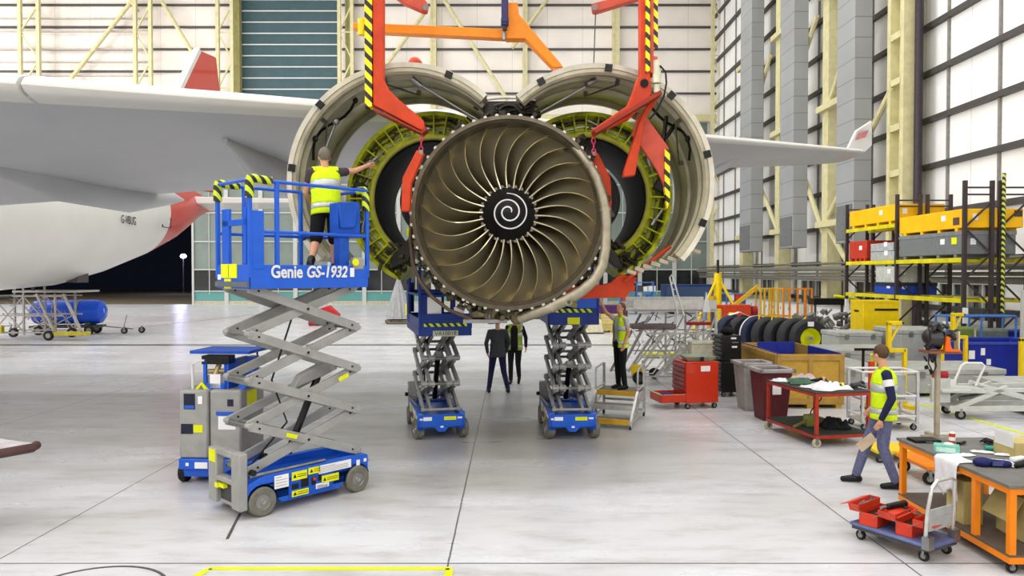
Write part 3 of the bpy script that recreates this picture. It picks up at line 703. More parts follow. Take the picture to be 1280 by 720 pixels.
for sx, a in ((-1, 0), (1, 0)):
    m_ = MB()
    if sx < 0: m_.prism([E(488,322,11.1), E(512,296,11.1), E(516,310,11.1), E(512,326,11.1), E(488,336,11.1)], (0,.5,0))
    else: m_.prism([E(757,300,11.1), E(775,322,11.1), E(780,338,11.1), E(768,334,11.1), E(755,320,11.1)], (0,.5,0))
    m_.build('lower_fairing', darkm, en, bevel=.02)
# ================================================ HOIST
pinkred = redp
chm = mat('pink_chain', (200, 50, 90), .4, .3, 0)
def chain(mb, p, q, r_=.022):
    p, q = V(p), V(q); n = max(3, int((q-p).length/(r_*3.1))); d = (q-p)/n
    for i in range(n):
        c_ = p+d*(i+.5); u = d.normalized()*r_*1.9; s_ = (V((1,0,0)) if i % 2 else V((0,1,0)))*r_*1.1
        mb.path([c_+u*math.cos(t*PI/5)+s_*math.sin(t*PI/5) for t in range(10)], r_*.38, 6, True)
    return mb
hl = thing('engine_hoist', 'red crane arm with striped edge coming down over the left open cowl', 'hoist', (P(468,60,9.8).x, 9.8, 0))
plate(MB(), ((465,-90),(479,-90),(479,98),(486,112),(496,122),(529,150),(531,161),(526,163),(466,131)), 9.75, .16).build('arm', redp, hl, bevel=.012, world=True)
plate(MB(), ((466,134),(526,164),(532,158),(533,162),(527,167),(466,137)), 9.72, .24).build('arm_flange', mat('dark_red_paint', (150, 44, 24), .45), hl, world=True)
plate(MB(), ((455,-90),(464.8,-90),(464.8,133),(456,134)), 9.73, .2).build('hazard_strip', haz, hl, world=True)
chain(MB(), P(527.5,163,9.83), P(526,190,9.83)).build('chain', chm, hl, world=True)
MB().tube(P(452,24,9.8), P(452,44,9.8), .05).box(P(452,34,9.8), (.08,.08,.08)).build('limit_switch', yel, hl, world=True)
cr = thing('lifting_bar', 'red bar hanging on pink chain at the left of the fan', 'lifting bar', P(515,225,9.83))
plate(MB(), ((521,187),(530,191),(514,228),(512,264),(501,264),(503,222)), 9.77, .14).build('bar', redp, cr, bevel=.012, world=True)
MB().tube(P(526,190,9.76), P(526,190,9.95), .03).build('pin', steel, cr, world=True)
hr = thing('engine_hoist', 'red crane arm with forked knee over the right open cowl', 'hoist', (P(810,60,9.9).x, 9.9, 0))
plate(MB(), ((800,-90),(813,-90),(813,90),(815,118),(800,135),(787,148),(742,168),(740,162),(784,132),(790,118),(797,97),(800,95)), 9.85, .16).build('arm', redp, hr, bevel=.012, world=True)
plate(MB(), ((813,-90),(817,-90),(817,70),(822,71),(822,90),(817,92),(813,90)), 9.83, .24).build('side_plate', mat('faded_red', (206, 84, 62), .45), hr, world=True)
for a, b, Y in ((807.5, 812.5, 9.8), (817, 822.5, 9.86)):
    plate(MB(), ((a,-60),(b,-60),(b,88 if a < 810 else 62),(a,90 if a < 810 else 60)), Y, .05).build('hazard_strip', haz, hr, world=True)
MB().tube(P(805.5,104,9.84), P(805.5,104,9.82), .055, n=24).build('lightening_hole', black, hr, world=True)
plate(MB(), ((826,112),(824,122),(806,150),(794,219),(779,221),(780,214),(800,150),(806,135)), 9.95, .14).build('lower_prong', redp, hr, bevel=.012, world=True)
MB().bar(P(742,167,9.8), P(824,118,9.8), .3, .05).build('bottom_flange', mat('dark_red_paint', (0,0,0)), hr, world=True)
MB().tube(P(821,76,9.85), P(821,104,9.85), .055).tube(P(821,106,9.85), P(821,116,9.85), .04).build('hydraulic_ram', mat('cream_ram', (220, 218, 190), .4), hr, world=True)
MB().path([P(825,82,9.8), P(832,90,9.8), P(833,104,9.8), P(830,120,9.8), P(820,140,9.8), P(812,149,9.85)], .012).build('hose', rubber, hr, world=True)
chain(MB(), P(741.5,166,9.95), P(742.5,193,9.95)).build('chain', chm, hr, world=True)
cr = thing('lifting_bar', 'red bar hanging on pink chain behind the pipe at the right of the fan', 'lifting bar', P(755,225,9.95))
plate(MB(), ((742,190),(748,192),(763,222),(765,252),(763,276),(752,276),(752,232),(741,200)), 10.45, .12).build('bar', redp, cr, bevel=.012, world=True)
MB().tube(P(743,192,10.0), P(743,194,10.6), .03).build('pin', steel, cr, world=True)
sp_ = thing('support_plate', 'broad red plate with black and yellow striped edge before the right cowl', 'hoist plate', P(815,220,10.2))
plate(MB(), ((798,142),(808,146),(836,184),(836,262),(830,232),(822,214),(806,190),(790,168)), 10.15, .07).build('plate', mat('faded_red', (0,0,0)), sp_, bevel=.01, world=True)
plate(MB(), ((831,186),(837.5,188),(837.5,250),(834,262),(831,235)), 10.11, .1).build('hazard_strip', haz, sp_, world=True)
bs = thing('lower_cradle', 'curved red cradle plate under the right side of the engine', 'hoist plate', P(760,365,11))
plate(MB(), ((700,362),(722,357),(752,356),(764,353),(772,345),(777,343),(797,347),(783,372),(700,374)), 10.9, .12).build('plate', redp, bs, bevel=.012, world=True)
MB().tube(P(780,352,10.85), P(838,308,10.85), .028).build('diagonal_rail', redp, bs, world=True)
ob = thing('spreader_beam', 'orange lifting beam slung across above the open cowls', 'hoist beam', (P(640,40,10.95).x, 10.95, 0))
plate(MB(), ((441,28),(470,29),(632,36),(632,48),(470,40),(441,35)), 10.9, .16).build('beam', orange, ob, bevel=.01, world=True)
plate(MB(), ((634,3),(647,3),(649,18),(700,78),(704,84),(691,84),(656,48),(632,48),(632,36)), 10.88, .2).build('elbow', orange, ob, bevel=.01, world=True)
MB().bar(P(696,84,10.95), P(696,92,10.95), .12, .1).tube(P(690,92,10.95), P(703,88,10.95), .03).build('shackle', mat('pink_shackle', (220, 140, 110), .4), ob, world=True)
MB().tube(P(630,40,10.86), P(630,50,10.86), .03).build('bolt', steel, ob, world=True)
hk = thing('hoist_hook', 'dark purple hook block hanging beside the orange beam', 'hook', P(630,36,10.8))
MB().box(P(631,8,10.78), (.1, .14, .5)).tube(P(631,22,10.78), P(631,33,10.78), .06).tube(P(631,-60,10.78), P(631,-4,10.78), .02).build('hook_block', mat('purple_paint', (52, 44, 96), .4), hk, bevel=.02, world=True)
MB().tube(P(631,30,10.78), P(631,38,10.78), .035).build('hook_shank', darkm, hk, world=True)
for i, pxs in enumerate((((497,-40),(505,-40),(535,5),(533,14),(528,14),(505,4),(480,-14)), ((740,4),(790,-8),(800,-40),(812,-40),(800,-2),(745,15),(741,13)))):
    t = thing('cross_arm', ['pale red cross arm tip at the top edge above the left cowl', 'pale red cross arm reaching the right hoist at the top edge'][i], 'hoist beam', P(515 if i == 0 else 770, 0, 10.6))
    plate(MB(), pxs, 10.55, .14).build('arm', mat('faded_red', (0,0,0)), t, bevel=.01, world=True)
    MB().tube(P(532 if i == 0 else 744, 9, 10.5), P(532 if i == 0 else 744, 9, 10.75), .04).build('pin', steel, t, world=True)
    if i: MB().tube(P(744.5,16,10.6), P(742,84,10.75), .008, n=6).build('cable', girt, t, world=True)
# ================================================ SCISSOR LIFTS
def wheel(mb_t, mb_h, c, r_, w, ax='Y'):
    pr = [(r_*.55, -w/2), (r_*.92, -w/2), (r_, -w*.36), (r_, w*.36), (r_*.92, w/2), (r_*.55, w/2)]
    mb_t.lathe(pr, c, ax, 28)
    pr = [(.001, -w*.42), (r_*.18, -w*.5), (r_*.24, -w*.38), (r_*.5, -w*.34), (r_*.57, -w*.46), (r_*.57, w*.46), (r_*.5, w*.34), (r_*.24, w*.38), (r_*.18, w*.5), (.001, w*.42)]
    mb_h.lathe(pr, c, ax, 24, loop=False)
def scissor(name, label, loc, rz, zdeck, nlev, L=1.62, W=.76, ext=0, rh=1.0, pb=blue, detail=True, plate_txt=None, xs=0):
    t = thing(name, label, 'scissor lift', loc, rz, 'blue scissor lifts')
    h = L/2; wy = W/2; zc = .42
    # chassis with wheel arches
    def arch(xc, r_=.19, n=8): return [(max(-h, min(h, xc-r_*math.cos(PI*i/n))), .16+r_*math.sin(PI*i/n)*1.0) for i in range(n+1)]
    prof = [(-h, .30), (-h, .12+.02), (-h+.06, .12)] if False else [(-h, .16)]
    A = [( -h, .34), (-h, .16)] + arch(-h+.17) + [(-h+.42, .1), (h-.42, .1)] + arch(h-.17) + [(h, .34), (h, .40), (h-.02, .45), (-h+.2, .45), (-h, .38)]
    m_ = MB()
    for s in (-1, 1): m_.prism([(x, s*wy*.98, z) for x, z in A], (0, -s*.1, 0))
    m_.b2((-h+.5, -wy+.1, .1), (h-.5, wy-.1, .34)); m_.b2((-h, -wy+.1, .3), (h, wy-.1, .36)); m_.b2((h-.06, -wy+.05, .2), (h, wy-.05, .42)); m_.b2((-h, -wy+.1, .36), (-h+.05, wy-.1, .40))
    ch = m_.build('chassis', blue, t, bevel=.008)
    MB().b2((h, -wy+.05, .22), (h+.03, wy-.05, .43)).prism([(h, -.12, .22), (h, .12, .22), (h, .06, .14), (h, -.06, .14)], (.03, 0, 0)).build('front_bumper', blue, t, bevel=.01)
    for s in (-1, 1):
        for xc, st_ in ((-h+.17, 0), (h-.17, 1)):
            a = MB(); b = MB(); wheel(a, b, (0, 0, 0), .165, .12)
            tw = a.build('wheel', tyreg, t); tw.location = (xc, s*(wy-.03), .165); b.build('hub', hub_m, tw)
            if st_ and name and ext: tw.rotation_euler = (0, 0, R(14))
    # grey step end panel
    m_ = MB(); m_.b2((-h-.1, -wy+.0, .1), (-h-.0, -wy+.2, .74)); m_.b2((-h-.1, wy-.2, .1), (-h, wy, .72)); m_.b2((-h-.1, -wy+.2, .36), (-h, wy-.2, .42)); m_.b2((-h-.1, -wy+.2, .66), (-h, wy-.2, .74)); m_.b2((-h-.06, -wy+.2, .1), (-h, wy-.2, .14))
    lp = m_.build('step_panel', lgrey, t, bevel=.015)
    MB().b2((-h-.04, -wy+.2, .12), (-h-.01, wy-.2, .36)).build('step_recess', dgrey, lp)
    MB().b2((-h-.105, wy-.19, .56), (-h-.1, wy-.03, .7)).b2((-h-.11, -.02, .30), (-h-.06, .1, .34)).b2((-h-.11, .12, .28), (-h-.06, .2, .33)).build('caution_decal', dec_y, lp)
    MB().tube((-h+.04, -wy-.0, .52), (-h+.04, -wy-.06, .52), .035).build('cable_port', black, lp)
    MB().tube((-h+.02, -wy+.02, .47), (h-.6, -wy+.06, .47), .018).build('slide_rail', steel, ch)
    # decals on both sides
    for s in (-1, 1):
        y = s*(wy*.98+.003); q = lambda x0, z0, x1, z1: MB().b2((x0, y-.002, z0), (x1, y+.002, z1))
        q(-h+.5, .12, h-.52, .34).build('battery_tray_door', mat('door_blue', (20, 84, 190), .4), ch)
        for j, (x0, z0, x1, z1, mm) in enumerate(((-h+.17, .2, -h+.24, .27, paper), (-h+.32, .27, -h+.5, .42, paper), (-h+.54, .32, -h+.74, .42, dec_y), (-h+.76, .35, -h+.92, .43, dec_y), (h-.72, .33, h-.26, .43, paper),
                (-h+.54, .13, -h+.76, .2, dec_y), (h-.68, .21, h-.44, .3, dec_y), (-h+.86, .16, -h+1.04, .22, paper), (h-.18, .33, h-.13, .4, paper), (h-.07, .36, h-.03, .4, paper), (-h+.66, .22, -h+.76, .32, black), (-h+.54, .22, -h+.63, .28, black), (-h+.8, .22, -h+.86, .31, black), (-h+.89, .25, -h+.94, .32, black))):
            y = s*(wy*.98+.006); d = MB().b2((x0, y-.002, z0), (x1, y+.002, z1)).build('decal', mm, ch)
            if mm is dec_y:
                yy = s*(wy*.98+.009); cx_ = x0+.04; zz = (z0+z1)/2
                MB().prism([(cx_-.022, yy, zz-.02), (cx_+.022, yy, zz-.02), (cx_, yy, zz+.022)], (0, s*.001, 0)).b2((cx_+.035, yy, zz-.015), (x1-.01, yy+s*.001, zz-.008)).b2((cx_+.035, yy, zz+.008), (x1-.01, yy+s*.001, zz+.014)).build('warning_triangle', black, ch)
            if mm is paper and x1-x0 > .15:
                k = MB(); yy = s*(wy*.98+.009)
                for r_ in range(4): zz = z1-.02-r_*(z1-z0-.02)/4; k.b2((x0+.015, yy, zz-.004), (x0+(x1-x0)*(.5 if r_ == 0 else .9), yy+s*.001, zz))
                k.build('small_print', girt, ch)
        MB().tube((-h+.83, s*(wy*.98+.01), .29), (-h+.83, s*(wy*.98+.03), .29), .018).build('stop_button', redp, ch)
    MB().b2((h+.031, -.3, .33), (h+.034, -.16, .39)).b2((h+.031, .26, .35), (h+.034, .34, .38)).b2((h+.031, -.36, .34), (h+.034, -.31, .37)).b2((h+.031, -.02, .21), (h+.035, .03, .24)).build('decal', paper, ch)
    if ext: MB().b2((h+.031, .04, .33), (h+.034, .24, .39)).build('decal', dec_y, ch)
    # arms
    z0 = .45; z1 = zdeck-.1; lev = (z1-z0-.05)/nlev; span = L*.9
    for k in range(nlev):
        za = z0+.04+lev*k; zb = za+lev
        for s in (-1, 1):
            for e, yo in ((1, .235), (-1, .285)) if detail else ((1, .235), (-1, .285), (1, .12), (-1, .17)):
                y = s*(W/.78)*yo; m_ = MB()
                xa, xb = (-span/2, span/2) if e > 0 else (span/2, -span/2)
                m_.bar((xa+xs, y, za), (xb+xs, y, zb), .045, .105)
                for x_, z_ in ((xa, za), (xb, zb), (0, (za+zb)/2)):
                    m_.tube((x_+xs, y-.03, z_), (x_+xs, y+.03, z_), .034, n=12)
                ar = m_.build('scissor_arm', lgrey, t, bevel=.006)
                MB().tube((xs, y-.036, (za+zb)/2), (xs, y+.036, (za+zb)/2), .016).tube((xa*.86+xs, y-.034, za+lev*.07), (xa*.86+xs, y+.034, za+lev*.07), .012).tube((xb*.86+xs, y-.034, zb-lev*.07), (xb*.86+xs, y+.034, zb-lev*.07), .012).build('pivot_pin', black, ar)
        for x_, z_ in ((-span/2, za), (span/2, za), (0, (za+zb)/2), (-span/2, zb), (span/2, zb)):
            MB().tube((x_+xs, -.29*W/.78, z_), (x_+xs, .29*W/.78, z_), .024).build('cross_tube', lgrey, t)
    MB().tube((-.1+xs, 0, z0+.1), (.32+xs, 0, z0+lev*1.9), .045).build('lift_cylinder', black, t)
    MB().tube((.2+xs, 0, z0+lev*1.5), (.42+xs, 0, z0+lev*2.3), .025).build('piston_rod', steel, t)
    MB().prism([(-.05, -.06, z0+lev*1.7), (.5, -.06, z0+lev*2.0), (.45, -.06, z0+lev*2.3), (.05, -.06, z0+lev*2.0)], (0, .12, 0)).build('cylinder_bracket', lgrey, t, bevel=.01)
    MB().path([(-h+.15, -.1, .5), (-.2, -.16, z0+lev), (-.4, -.17, z0+lev*2), (-.1, -.16, z1-.3)], .012).build('hose', rubber, t)
    if detail:
        for x_, k in ((-.25, 0), (.55, 1)): MB().box((x_*.9, -.31, z0+.04+lev*(k+.5)-x_*.9/span*lev*(1 if not k else -1)), (.15, .004, .05), M=Matrix.Rotation(math.atan(lev/span)*(1 if not k else -1), 3, 'Y')).build('caution_decal', dec_y, t)
    # platform
    pl = MB().b2((-h, -wy, zdeck-.1), (h+ext, wy, zdeck-.04)).build('deck', mat('deck_plate', (110, 112, 116), .5, .3), t)
    m_ = MB(); X0, X1 = -h+.04, h+ext-.01
    for s in (-1, 1): m_.b2((X0, s*wy-.015, zdeck-.12), (X1, s*wy+.015, zdeck+.15)); m_.b2((X0, s*wy-.02, zdeck-.12), (X1, s*wy+.02, zdeck-.0))
    for x in (X0, X1): m_.b2((x-.015, -wy, zdeck-.12), (x+.015, wy, zdeck+.15))
    tb = m_.build('toe_board', pb, t, bevel=.005)
    zt = zdeck+rh; zm = zdeck+.52
    rl = MB()
    for s in (-1, 1):
        rl.tube((X0, s*wy, zt), (X1, s*wy, zt), .02); rl.tube((X0, s*wy, zm), (X1, s*wy, zm), .02)
    rl.tube((X1, -wy, zt), (X1, wy, zt), .02); rl.tube((X1, -wy, zm), (X1, wy, zm), .02)
    rl.tube((X0, -wy, zt), (X0, wy, zt), .02)
    rl.build('guard_rail', pb, t)
    for x, y in ((X0, -wy), (X0, wy), (X1, -wy), (X1, wy), (X0+.62*(X1-X0)*.0+.33, -wy), (X0+.33, wy), (h*.4, wy)):
        MB().bar((x, y, zdeck+.0), (x, y, zt), .045, .045).build('post', pb, t, bevel=.006)
    gt = MB(); gt.b2((X0-.02, -wy+.05, zdeck+.16), (X0+.02, -wy+.11, zt-.3)); gt.b2((X0-.02, wy-.3, zdeck+.1), (X0+.02, wy-.14, zt-.3)); gt.b2((X0-.02, -wy+.05, zt-.5), (X0+.02, wy-.14, zt-.43)); gt.build('gate', pb, t, bevel=.004)
    gs = MB(); gs.b2((X0, -wy-.02, zdeck+.1), (X0+.16, -wy+.02, zt-.34)).build('side_plate', pb, t, bevel=.004)
    return t, zt, X0, X1, wy, tb
s1 = scissor('scissor_lift', 'tall raised blue scissor lift at left carrying a worker in shorts', (-2.65, 9.05, 0), R(47), 2.68, 4, rh=1.09)
t, zt, X0, X1, wy, tb = s1
fM = frame((.34, -wy-.022, 2.70), (1,0,0), (0,0,1))
text('Genie', .2, frame((-.33, -wy-.024, 2.745), (1,0,0), (0,0,1)), white, tb, 'lettering', .003, .005, .0, fit=.40)
text('GS-1932', .19, frame((.2, -wy-.024, 2.745), (1,0,0), (0,0,1)), white, tb, 'lettering', .003, .005, .2, fit=.56)
MB().b2((.53, -wy-.026, 2.69), (.59, -wy-.022, 2.80)).b2((X0-.018, .28, 2.66), (X0-.016, .36, 2.72)).build('decal', paper, tb)
MB().b2((X0-.025, -.12, 2.68), (X0-.018, .26, 2.84)).b2((X0-.025, .02, 2.56), (X0-.018, .18, 2.67)).build('yellow_plate', dec_y, tb)
MB().b2((X0-.027, .068, 2.69), (X0-.024, .076, 2.83)).build('plate_seam', girt, tb)
cb = MB().b2((.38, -wy+.02, 3.18), (.72, -wy+.2, 3.6)).prism([(.36, -wy-.03, 3.6), (.66, -wy-.03, 3.62), (.62, -wy-.03, 3.3), (.40, -wy-.03, 3.28)], (0, .03, 0)).build('control_box', mat('door_blue', (0,0,0)), t, bevel=.015)
MB().b2((.42, -wy+.04, 2.72), (.56, -wy+.16, 3.18)).build('manual_tube', mat('door_blue', (0,0,0)), t)
MB().b2((.58, -wy-.03, 2.78), (.74, -wy+.06, 2.93)).build('socket_box', lgrey, t, bevel=.02); MB().tube((.60, -wy-.05, 2.87), (.60, -wy-.03, 2.87), .045).build('socket_cap', dec_y, t)
# striped padding wound round the rail ends
for p in ((X0, wy), (X0, -wy), (X1, -wy)):
    m_ = MB(); x, y = p; s = 1 if x < 0 else -1
    m_.path([(x, y, zt-.2), (x, y, zt-.02), (x, y, zt+.01), (x+.05*s, y, zt+.02), (x+.26*s, y, zt+.005)] if s > 0 else [(x, y+.02, zt-.26), (x, y+.02, zt-.02), (x, y+.05, zt+.01), (x-.02, y+.16, zt+.01)], .048, 10)
    m_.build('striped_padding', haz2, t)
s2 = scissor('scissor_lift', 'blue scissor lift in the middle, left of the two walking men', (-1.34, 12.95, 0), R(-77), 1.87, 3, W=.8, ext=.5, pb=mat('platform_blue', (26, 56, 140), .45, 0, .04), detail=False)
t2, zt2, X02, X12, wy2, tb2 = s2
text('VA10018', .09, frame((X12+.028, 0, 1.79), (0,1,0), (0,0,1)), black, tb2, 'lettering', .002, fit=.34)
MB().b2((X12+.02, -.2, 1.745), (X12+.026, .2, 1.835)).build('number_plate', mat('pale_plate', (196, 200, 170), .5), tb2)
MB().b2((X12+.018, -.34, 1.9), (X12+.024, .34, 1.95)).build('striped_strip', haz3, tb2)
MB().b2((X12-.04, -.28, 2.1), (X12-.02, -.06, 2.36)).b2((X12-.045, .14, 2.0), (X12-.02, .3, 2.2)).build('notice_sheet', paper, t2)
MB().b2((X12-.02, -wy2, 2.0), (X12+.01, wy2, 2.1)).b2((X12-.1, -wy2, 2.0), (X12-.03, -.05, 2.45)).build('front_panel', MATS['platform_blue'], t2)
s3 = scissor('scissor_lift', 'blue scissor lift right of the walking men, beside the wheeled steps', (.95, 12.95, 0), R(-87), 2.02, 4, W=.8, ext=.1, pb=MATS['platform_blue'], detail=False)
t3, zt3, X03, X13, wy3, tb3 = s3
MB().b2((X13+.018, -.3, 2.1), (X13+.024, .32, 2.16)).build('striped_strip', haz3, tb3)
MB().b2((X13+.018, -.1, 1.91), (X13+.024, .1, 2.02)).build('yellow_plate', dec_y, tb3)
MB().b2((X13-.04, .0, 2.1), (X13+.01, wy3, 2.4)).build('control_box', blue, t3, bevel=.01)
# ---- mast lift
ml = thing('mast_lift', 'grey cabinet mast lift with folded blue tray, left of the tall scissor lift', 'lift', (-3.86, 9.95, 0), R(-4))
MB().b2((-.4, -.36, .09), (.4, .36, .3)).b2((-.42, -.42, .2), (.42, -.3, .34)).build('base', blue, ml, bevel=.015)
MB().b2((-.42, -.4, .34), (-.03, .36, 1.23)).build('cabinet', lgrey, ml, bevel=.03)
cb2 = MB().b2((-.02, -.38, .34), (.4, .36, 1.23)).build('cabinet', lgrey, ml, bevel=.03)
MB().b2((-.35, -.405, .98), (-.2, -.395, 1.18)).b2((-.39, -.405, .66), (-.23, -.395, .79)).b2((.22, -.385, 1.02), (.3, -.378, 1.11)).build('recess', mat('recess_dark', (34, 36, 60), .6), ml)
MB().b2((-.34, -.408, .99), (-.21, -.404, 1.03)).b2((.07, -.386, .9), (.36, -.38, .95)).build('blue_strip', blue, ml)
MB().b2((-.22, -.408, .68), (-.1, -.402, .78)).b2((.3, -.2, 1.0), (.405, .1, 1.18)).build('caution_decal', dec_y, ml)
MB().b2((.1, -.388, .72), (.33, -.381, .89)).b2((-.16, -.408, 1.05), (-.1, -.402, 1.15)).b2((-.2, -.428, .22), (-.03, -.42, .3)).b2((-.32, -.428, .25), (-.28, -.42, .29)).build('notice_sheet', paper, ml)
MB().path([(-.2, -.34, 1.22), (-.16, -.3, 1.3), (-.08, -.3, 1.2)], .03).build('yellow_strap', dec_y, ml)
m_ = MB(); m_.b2((-.14, -.3, 1.23), (-.1, -.26, 1.62)); m_.b2((.14, -.3, 1.23), (.18, -.26, 1.62)); m_.b2((-.14, -.3, 1.23), (.18, -.26, 1.3)); m_.b2((.15, -.3, 1.23), (.2, .3, 1.6)); m_.b2((.3, .0, 1.2), (.4, .2, 1.62)); m_.build('mast_frame', blue, ml)
MB().b2((-.1, -.26, 1.24), (.14, .1, 1.4)).build('mast_box', lgrey, ml); MB().b2((-.05, -.3, 1.24), (.09, -.25, 1.42)).build('notice_sheet', paper, ml)
MB().b2((-.16, -.3, 1.55), (.2, -.1, 1.66)).build('black_guard', black, ml)
MB().tube((-.1, -.24, 1.45), (.14, -.2, 1.46), .03).tube((0, -.26, 1.4), (.03, -.2, 1.54), .035).build('motor', mat('brassy', (190, 170, 120), .4, .4), ml)
MB().b2((-.3, -.34, 1.69), (.5, .3, 1.73)).build('tray', MATS['door_blue'], ml, bevel=.006)
MB().path([(-.28, -.3, 1.23), (-.28, -.3, 1.55), (-.2, -.3, 1.6), (-.12, -.3, 1.6)], .016).build('grab_rail', white, ml)
MB().tube((.38, -.3, 1.27), (.38, .1, 1.27), .05).build('roller', blue, ml)
for x in (-.42, .42):
    for y in (-.24, .26):
        a = MB(); b = MB(); wheel(a, b, (0,0,0), .13, .09, 'X'); w_ = a.build('wheel', rubber, ml); w_.location = (x, y, .13); b.build('hub', hub_m, w_)
# post stand behind
ps = thing('post_stand', 'grey cylinder post with black T handle behind the tall scissor lift', 'stand', g(322, 505).to_tuple()[:2]+(0,))
MB().lathe([(.0, 0), (.2, 0), (.2, .05), (.12, .08), (.12, .75), (.0, .78)], (0,0,0), 'Z', 24, loop=False).build('body', lgrey, ps)
MB().tube((0,0,.7), (0,0,1.55), .02).bar((-.12,0,1.55), (.12,0,1.55), .05, .05).build('handle', black, ps)
# ================================================ PEOPLE
def person(label, loc, rz, S=1.0, J=None, shirt=None, trousers=None, vestm=None, hair=hairb, shorts=False, sleeves='long', shoe=black, longhair=False, bare=False, openvest=False, band=None, lean=None, group=None, coat=False):
    """figure facing -Y locally; joints in metres for a 1.78 m adult"""
    D = dict(pelvis=(0,0,.96), waist=(0,0,1.1), chest=(0,0,1.3), neck=(0,.01,1.49), head=(0,-.015,1.655), shL=(.185,0,1.43), shR=(-.185,0,1.43), elL=(.23,.02,1.15), elR=(-.23,.02,1.15),
             wrL=(.25,-.04,.9), wrR=(-.25,-.04,.9), hipL=(.095,0,.94), hipR=(-.095,0,.94), knL=(.105,-.01,.5), knR=(-.105,-.01,.5), anL=(.11,.03,.09), anR=(-.11,.03,.09), face=(0,-1,0), toeL=(0,-1,-.02), toeR=(0,-1,-.02))
    if J: D.update(J)
    j = {k: V(v)*(S if k not in ('face','toeL','toeR') else 1) for k, v in D.items()}
    t = thing('person', label, 'person', loc, rz, group)
    up = (j['neck']-j['pelvis']).normalized(); across = (j['shL']-j['shR']).normalized(); fw = across.cross(up).normalized()*-1
    if fw.y > 0 and J is None: fw = -fw
    def tors(q, grow, lo=0.0, hi=1.0):
        rings = []; spine = [j['pelvis']-V((0,0,.06*S)), j['pelvis'], j['waist'], j['chest'], j['chest'].lerp(j['neck'], .55), j['neck'].lerp(j['chest'], .12), j['neck']]
        rx = [.13,.165,.14,.165,.17,.11,.055]; ry = [.085,.11,.095,.115,.1,.075,.055]
        n = 20; N_ = 14
        for k in range(N_+1):
            u = (lo+(hi-lo)*k/N_)*6; a = min(int(u), 5); f_ = u-a; p = spine[a].lerp(spine[a+1], f_)
            hips = (j['hipL']-j['hipR']).normalized(); ac_ = hips.lerp(across, min(1, u/4)).normalized(); fr_ = ac_.cross(up).normalized()
            A = (rx[a]*(1-f_)+rx[a+1]*f_+grow)*S; B = (ry[a]*(1-f_)+ry[a+1]*f_+grow)*S
            rings.append([p+ac_*A*math.cos(2*PI*i/n)+fr_*B*math.sin(2*PI*i/n) for i in range(n)])
        q.loft(rings)
    q = MB(); tors(q, 0)
    f = j['face'].normalized(); hd = j['head']; sd = V((0,0,1)).cross(f).normalized(); hu = f.cross(sd).normalized()
    if hu.z < 0: hu = -hu
    Mh = Matrix((sd, f, hu)).transposed()
    q.ell(hd+hu*.02*S, (.073*S, .092*S, .1*S), 20, 14, Mh); q.ell(hd-hu*.05*S+f*.02*S, (.052*S, .065*S, .062*S), 16, 10, Mh)
    q.ell(hd-hu*.012*S+f*.093*S, (.014*S, .02*S, .026*S), 10, 8, Mh)     # nose
    q.ell(hd-hu*.055*S+f*.08*S, (.024*S, .011*S, .011*S), 10, 8, Mh)    # mouth
    q.ell(hd+hu*.03*S+f*.082*S, (.045*S, .012*S, .01*S), 10, 8, Mh)     # brow
    for s in (-1, 1): q.ell(hd-hu*.005*S+sd*s*.074*S, (.01*S, .02*S, .03*S), 10, 8, Mh)
    q.caps(j['neck']-V((0,0,.04*S)), hd-hu*.04*S, .056*S, .05*S)
    limbs = {}
    for s in 'LR':
        q.caps(j['sh'+s], j['el'+s], .05*S, .038*S); q.caps(j['el'+s], j['wr'+s], .038*S, .026*S); q.caps(j['sh'+s], j['neck'].lerp(j['chest'], .2), .05*S, .06*S)
        q.caps(j['hip'+s], j['kn'+s], .083*S, .055*S); q.caps(j['kn'+s], j['an'+s], .055*S, .036*S); q.caps(j['kn'+s].lerp(j['an'+s], .2), j['kn'+s].lerp(j['an'+s], .45), .056*S, .05*S)
        tv = j['toe'+s].normalized(); q.caps(j['an'+s]-V((0,0,.04*S)), j['an'+s]+tv*.13*S-V((0,0,.05*S)), .035*S, .025*S)
        d = (j['wr'+s]-j['el'+s]).normalized(); b = d.cross(V((1,0,0))).normalized() if abs(d.x) < .9 else d.cross(V((0,0,1))).normalized(); nn = d.cross(b)
        pc = j['wr'+s]+d*.05*S
        q.caps(j['wr'+s], pc, .024*S, .03*S); 
        for i_, (o_, ln) in enumerate(((-.027,.07),(-.009,.08),(.009,.075),(.027,.06))):
            a0 = pc+b*o_*S+d*.02*S; a1 = a0+d*ln*.5*S+nn*.006*S; a2 = a1+d*ln*.4*S+nn*.022*S
            q.caps(a0, a1, .0095*S, .009*S, 8); q.caps(a1, a2, .009*S, .008*S, 8)
        th = j['wr'+s]+d*.025*S-b*.025*S; q.caps(th, th+d*.035*S-b*.025*S+nn*.01*S, .012*S, .011*S, 8); q.caps(th+d*.035*S-b*.025*S+nn*.01*S, th+d*.065*S-b*.025*S+nn*.02*S, .011*S, .009*S, 8)
    q.build('body', skin, t, voxel=.0075)
    # eyes
    e_ = MB()
    for s in (-1, 1): e_.ell(hd+hu*.012*S+f*.084*S+sd*s*.03*S, (.011*S, .006*S, .006*S), 10, 8, Mh)
    e_.build('eyes', black, t)
    # hair
    h_ = MB(); h_.ell(hd+hu*.035*S-f*.012*S, (.082*S, .098*S, .098*S), 20, 14, Mh)
    if longhair: h_.caps(hd-f*.07*S, hd-f*.1*S-hu*.2*S, .055*S, .03*S); h_.caps(hd-f*.05*S+hu*.03*S, hd-f*.11*S-hu*.02*S, .06*S, .04*S)
    ho = h_.mesh('hair'); bm = bmesh.new(); bm.from_mesh(ho)
